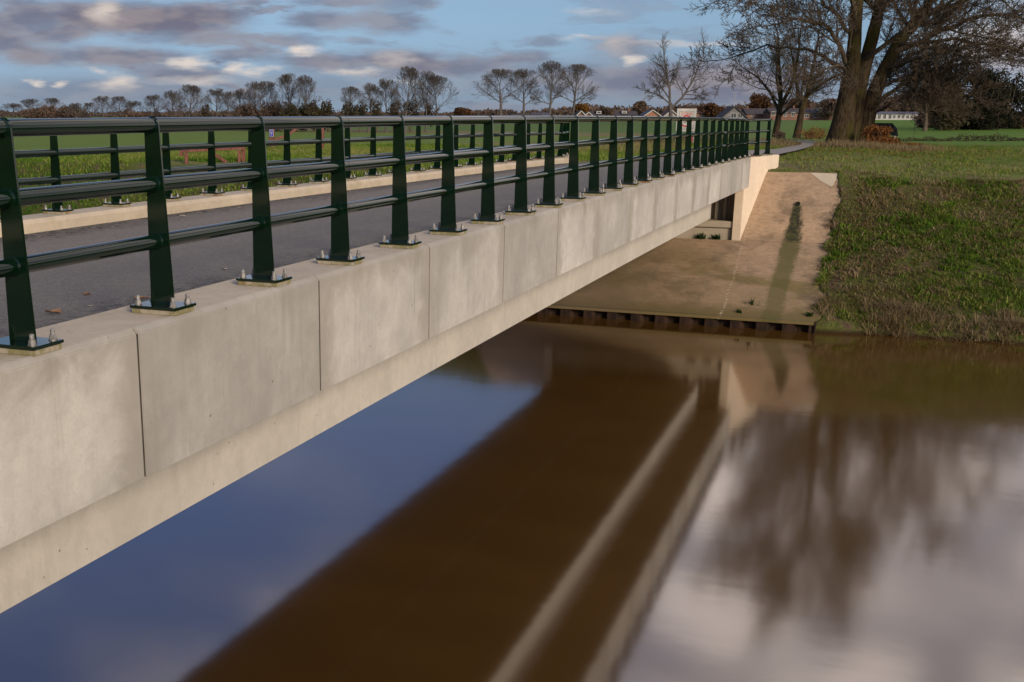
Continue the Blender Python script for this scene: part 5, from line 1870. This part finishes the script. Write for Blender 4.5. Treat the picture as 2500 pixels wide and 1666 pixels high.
# long white building
wins = []
for x0 in (2131, 2142, 2155, 2168):
    wins.append((x0, x0 + 8, 280, 291))
for x0 in (2179, 2190, 2200, 2212, 2221, 2229):
    wins.append((x0, x0 + 7, 281, 290))
house('long low white building with many windows behind the right field', 2122, 2244, 279.5, 273.5, 480, M['white_paint'], M['grey_tile'], base=293, windows=wins, name='long_building')
house('brown-roofed annex at the left end of the white building', 2104, 2136, 281, 274, 476, M['cream_wall'], M['red_tile'], base=293, gable_front=False, windows=((2110, 2120, 282, 291),))
house('brick wing at the right end of the white building', 2246, 2312, 281, 276, 480, M['orange_brick'], M['red_tile'], base=293, windows=((2252, 2258, 281, 290), (2278, 2286, 281, 289), (2292, 2300, 281, 289)))
# aerial mast
p = atdepth(1792, 270, 440)
gz = float(ground_z(p[0], p[1]))
o = empty('aerial_mast', (p[0], p[1], gz), PSI, 'thin aerial mast with crossbars above the sharp dark gable', 'mast')
zt = atdepth(1792, 226, 440)[2] - gz
MB().tube([(0, 0, 0), (0, 0, zt)], [0.12, 0.08], 6).build('pole', M['sign_grey'], o)
m = MB()
for k in (0.0, 0.9, 1.8):
    m.beam((-0.9 + k * 0.2, 0, zt - 0.2 - k), (0.9 - k * 0.2, 0, zt - 0.2 - k), 0.1, 0.1)
m.build('crossbar', M['sign_grey'], o)

# ------------------------------------------------------------------ signs, gates, shelter
# zone sign
sd = 60.0
pa, pb_ = atdepth(1651.6, 265.5, sd), atdepth(1699.5, 322, sd)
U = sd / F_PX
ctr = (pa + pb_) / 2
gz = float(ground_z(ctr[0], ctr[1]))
sg = empty('zone_sign', (ctr[0], ctr[1], gz), PSI, 'white speed zone sign board with red ring beyond the near railing', 'road sign')
w = 48 * U; zt, zb = pa[2] - gz, pb_[2] - gz
MB().box(-w / 2, w / 2, 0, 0.05, zb, zt).build('board', M['sign_white'], sg, bevel=0.012)
zc_ = zt - 0.045 - 0.0
fr = MB()
t = 0.035
a, b, c0, c1 = -w / 2 + 0.12, w / 2 - 0.12, zb + 0.12, zt - 0.12
fr.box(a, b, -0.006, -0.0005, c1 - t, c1); fr.box(a, b, -0.006, -0.0005, c0, c0 + t)
fr.box(a, a + t, -0.006, -0.0005, c0 + t, c1 - t); fr.box(b - t, b, -0.006, -0.0005, c0 + t, c1 - t)
fr.build('border', M['sign_grey'], sg)


def text(body, size, mat, loc, parent, name='lettering'):
    cu = bpy.data.curves.new(name, 'FONT')
    cu.body = body
    cu.size = size
    cu.align_x = 'CENTER'
    cu.align_y = 'CENTER'
    cu.extrude = 0.002
    tmp = bpy.data.objects.new(name, cu)
    COL.objects.link(tmp)
    dg = bpy.context.evaluated_depsgraph_get()
    me = bpy.data.meshes.new_from_object(tmp.evaluated_get(dg))
    bpy.data.objects.remove(tmp)
    me.name = name
    me.materials.clear()
    me.materials.append(mat)
    o_ = obj(name, me, parent, loc)
    o_.rotation_euler = (math.pi / 2, 0, 0)
    return o_


text('ZONE', 0.22, M['sign_red'], (0, -0.006, zt - 0.27), sg)
ringz = atdepth(1675, 296, sd)[2] - gz
m = MB()
pts = [(0.30 * math.cos(k / 32 * 2 * math.pi), -0.006, ringz + 0.30 * math.sin(k / 32 * 2 * math.pi)) for k in range(32)]
n_ = 32
V = []
for k in range(n_):
    c_, s_ = math.cos(k / n_ * 2 * math.pi), math.sin(k / n_ * 2 * math.pi)
    for r_, y_ in ((0.305, -0.0005), (0.305, -0.007), (0.235, -0.007), (0.235, -0.0005)):
        V.append((r_ * c_, y_, ringz + r_ * s_))
Fq = []
for k in range(n_):
    k2 = (k + 1) % n_
    for e in range(4):
        e2 = (e + 1) % 4
        Fq.append((k * 4 + e, k * 4 + e2, k2 * 4 + e2, k2 * 4 + e))
m.add(V, Fq)
m.build('red_ring', M['sign_red'], sg)
text('60', 0.30, M['sign_black'], (0, -0.006, ringz), sg, 'digits')
for sx in (-w / 2 + 0.07, w / 2 - 0.07):
    MB().tube([(sx, 0.09, -0.4), (sx, 0.09, zt - 0.05)], 0.038, 10).build('leg', M['sign_white'], sg, smooth=True)
MB().box(w / 2 - 0.36, w / 2 - 0.12, -0.02, 0.01, zb - 0.62, zb - 0.12).build('red_marker', M['sign_red'], sg, bevel=0.01)

# low wooden barrier behind the far railing
bp = atz(524, 411, -1.93)
dep = float(bp @ _fwd)
gz = float(ground_z(bp[0], bp[1]))
U = dep / F_PX
gt = empty('wooden_barrier', (bp[0], bp[1], gz), PSI, 'low red-brown wooden barrier with slanted brace, seen through the left railing', 'barrier')
zo = bp[2] - gz
H_ = 46 * U + zo
X = lambda px: (px - 524) * U
MB().beam((X(443), 0, H_ - 0.06), (X(594), 0.25, H_ + 0.03), 0.11, 0.13).build('top_beam', M['gate_wood'], gt, bevel=0.008)
MB().box(X(452), X(460), -0.05, 0.07, -0.3, H_ - 0.13).build('leg', M['gate_wood'], gt, bevel=0.008)
MB().box(X(579.5), X(587), 0.16, 0.28, -0.3, H_ - 0.06).build('leg', M['gate_wood'], gt, bevel=0.008)
MB().box(X(588), X(597), 0.30, 0.42, -0.3, H_ + 0.14).build('leg', M['gate_wood'], gt, bevel=0.008)
MB().beam((X(520), 0.10, H_ - 0.16), (X(575), 0.16, zo - 0.02), 0.10, 0.11).build('brace', M['gate_wood'], gt, bevel=0.008)
MB().box(X(441), X(448), -0.10, 0.14, H_ - 0.26, H_ - 0.02).build('counterweight', M['gate_wood'], gt, bevel=0.01)

# taller gate with the dog sign
bp = atdepth(664, 370, 53)
gz = float(ground_z(bp[0], bp[1]))
U = 53 / F_PX
zo = bp[2] - gz
g2 = empty('wooden_gate', (bp[0], bp[1], gz), PSI, 'taller red-brown wooden swing-beam gate, its post carrying the blue sign', 'gate')
X = lambda px: (px - 664) * U
Z = lambda py: (370 - py) * U + zo
MB().box(X(657.5), X(663), 0.0, 0.13, -0.3, Z(296)).build('post', M['gate_wood'], g2, bevel=0.008)
MB().box(X(665.5), X(671), 0.0, 0.13, -0.3, Z(296)).build('post', M['gate_wood'], g2, bevel=0.008)
MB().beam((X(640), 0.07, Z(311)), (X(790), 0.5, Z(308)), 0.12, 0.15).build('swing_beam', M['gate_wood'], g2, bevel=0.008)
MB().box(X(784), X(790.5), 0.30, 0.44, -0.3, Z(303)).build('post', M['gate_wood'], g2, bevel=0.008)
MB().beam((X(704), 0.24, Z(331)), (X(728), 0.32, Z(312)), 0.10, 0.12).build('brace', M['gate_wood'], g2, bevel=0.008)
MB().beam((X(672), 0.2, Z(342)), (X(704), 0.24, Z(331)), 0.10, 0.12).build('brace', M['gate_wood'], g2, bevel=0.008)

sp_ = np.array(bp) + np.array([0.045 * math.sin(PSI), -0.045 * math.cos(PSI), 0]); sp_[2] = gz + Z(322)
ds = empty('dog_sign', (sp_[0], sp_[1], sp_[2]), PSI, 'small blue dog notice with white dog figure on the gate post', 'sign')
U = 53 / F_PX
W_, H2 = 10 * U, 27 * U
MB().box(-W_ / 2, W_ / 2, -0.02, 0.0, -H2 / 2, H2 / 2).build('plate', M['sign_white'], ds, bevel=0.004)
MB().box(-W_ / 2 + 0.014, W_ / 2 - 0.014, -0.024, -0.0205, -H2 / 2 + 0.014, H2 / 2 - 0.014).build('face', M['sign_blue'], ds)
# dog pictogram: sitting dog outline
dog = [(-0.045, 0.02), (-0.05, 0.09), (-0.03, 0.13), (-0.005, 0.125), (0.01, 0.145), (0.02, 0.18), (0.035, 0.20), (0.04, 0.18), (0.06, 0.165), (0.055, 0.145), (0.04, 0.135), (0.045, 0.06), (0.05, 0.02), (0.03, 0.02), (0.028, 0.06), (0.0, 0.07), (-0.015, 0.055), (-0.018, 0.02)]
MB().prism([(x_ * 1.1, z_ * 0.95) for x_, z_ in dog], -0.028, -0.0245).build('dog_figure', M['sign_white'], ds)
m = MB()
for zz, ww in ((-0.045, 0.075), (-0.09, 0.10), (-0.17, 0.05)):
    m.box(-ww / 2, ww / 2, -0.027, -0.0245, zz - 0.012, zz + 0.012)
m.build('lettering', M['sign_white'], ds)

# small dark-roofed shelter behind the orange bush
bp = atdepth(2150, 362, 64)
gz = float(ground_z(bp[0], bp[1]))
U = 64 / F_PX
zo = bp[2] - gz
sh = empty('field_shelter', (bp[0], bp[1], gz), PSI, 'small black-roofed shelter with pale corner post behind the orange bush', 'shelter')
X = lambda px: (px - 2150) * U
Z = lambda py: (362 - py) * U + zo
rm = MB()
x0, x1, x2 = X(2092), X(2178), X(2189)
rm.add([(x0, -0.7, Z(324)), (x1 - 0.05, -0.7, Z(331)), (x2, 0.2, Z(316)), (x2 - 0.1, 1.4, Z(322)), (x0, 1.4, Z(322)), (x0 + 0.2, 0.3, Z(302.5)), (x1, 0.3, Z(303)),
        (x0, -0.7, Z(326)), (x1 - 0.05, -0.7, Z(333)), (x2, 0.2, Z(318)), (x2 - 0.1, 1.4, Z(324)), (x0, 1.4, Z(324))],
       [(0, 1, 6, 5), (1, 2, 6), (2, 3, 6), (3, 4, 5, 6), (4, 0, 5), (0, 7, 8, 1), (1, 8, 9, 2), (2, 9, 10, 3), (3, 10, 11, 4), (4, 11, 7, 0), (11, 10, 9, 8, 7)])
rm.build('roof', M['shed_dark'], sh)
MB().box(X(2179), X(2182.5), -0.1, 0.0, -0.2, Z(329)).build('post', M['cream_wall'], sh)
MB().box(X(2096), X(2099), -0.1, 0.0, -0.2, Z(329)).build('post', M['cream_wall'], sh)
MB().box(X(2096), X(2172), 1.2, 1.26, -0.2, Z(326)).build('back_wall', M['shed_dark'], sh)

# ------------------------------------------------------------------ small things
def leaf_mesh(sd, mat):
    rg = np.random.default_rng(sd)
    n_ = 9
    V = [(0, 0, 0.012)]
    for k in range(n_):
        a = k / n_ * 2 * math.pi
        r_ = 0.045 * (1 + 0.35 * rg.normal())
        V.append((r_ * math.cos(a) * 1.4, r_ * math.sin(a), 0.006 + 0.02 * abs(math.sin(a)) + rg.uniform(0, 0.012)))
    V += [(x_, y_, z_ - 0.003) for x_, y_, z_ in V]
    f = []
    for k in range(n_):
        k2 = (k + 1) % n_
        f.append((0, 1 + k, 1 + k2)); f.append((n_ + 1, n_ + 2 + k2, n_ + 2 + k)); f.append((1 + k, n_ + 2 + k, n_ + 2 + k2, 1 + k2))
    return MB().add(V, f).mesh('fallen_leaf', mat)


LV = [(133, 766, 'brown fallen leaf on the road between the first and second post', 'leaf_brown'), (343, 731, 'orange-brown leaf against the second post base plate', 'leaf_brown'),
      (549, 659, 'pale curled leaf on the road near the third post', 'leaf_pale'), (215, 721, 'small flat brown leaf on the dark road edge', 'leaf_brown'),
      (222, 748, 'tiny pale leaf fleck on the road left of the second post', 'leaf_pale'), (445, 529, 'pale leaf pair by the far kerb', 'leaf_pale'), (585, 509, 'small pale leaf in the middle of the road', 'leaf_pale')]
for i, (px, py, lab, mt) in enumerate(LV):
    q = atz(px, py, -1.25)
    for _ in range(4):
        q = atz(px, py, float(road_z(q[0], q[1])))
    zz = float(road_z(q[0], q[1]))
    if q[0] > K_NEAR_IN - 0.03:
        zz = KTOP + camber(q[1]); q = atz(px, py, zz)
    o = obj('fallen_leaf', leaf_mesh(200 + i, M[mt]), None, (q[0], q[1], zz + 0.001), i * 1.3, (0.8, 0.7, 0.42, 0.5, 0.3, 0.5, 0.4)[i])
    tag(o, lab, 'leaf', 'fallen leaves on the road')


def weed(px, py, pos, lab, h, n_, sd, mat='weed'):
    global rng
    o = empty('weed', pos, 0, lab, 'weed')
    keep_ = rng
    rng = np.random.default_rng(sd)
    cx = np.zeros(n_); cy = np.zeros(n_)
    me = blades(cx, cy, 5, h * 0.5, h, h * 0.22, 0.012, 1.3, lambda x, y: np.full(len(x), 0.2), 'leaves', M[mat], zfun=lambda x, y: np.zeros(len(x)))
    rng = keep_
    obj('leaves', me, o)


weed(0, 0, (-4.62, 33.93, -3.40), 'dark green weed at the foot of the abutment, left of the pair', 0.26, 14, 1)
weed(0, 0, (-4.18, 33.93, -3.40), 'dark green weed at the foot of the abutment, nearest the wing wall', 0.22, 16, 2)
weed(0, 0, (-2.72, 30.3, float(slab_z(30.3))), 'single curved green weed growing on the lower concrete slope', 0.28, 3, 3)
weed(0, 0, (-3.0, 29.9, float(slab_z(29.9))), 'small weed sprouting at the top of the sheet piling', 0.14, 6, 4)
weed(0, 0, (-1.32, 29.95, float(slab_z(29.95))), 'yellow-green sprig at the right corner of the piling', 0.16, 10, 5)
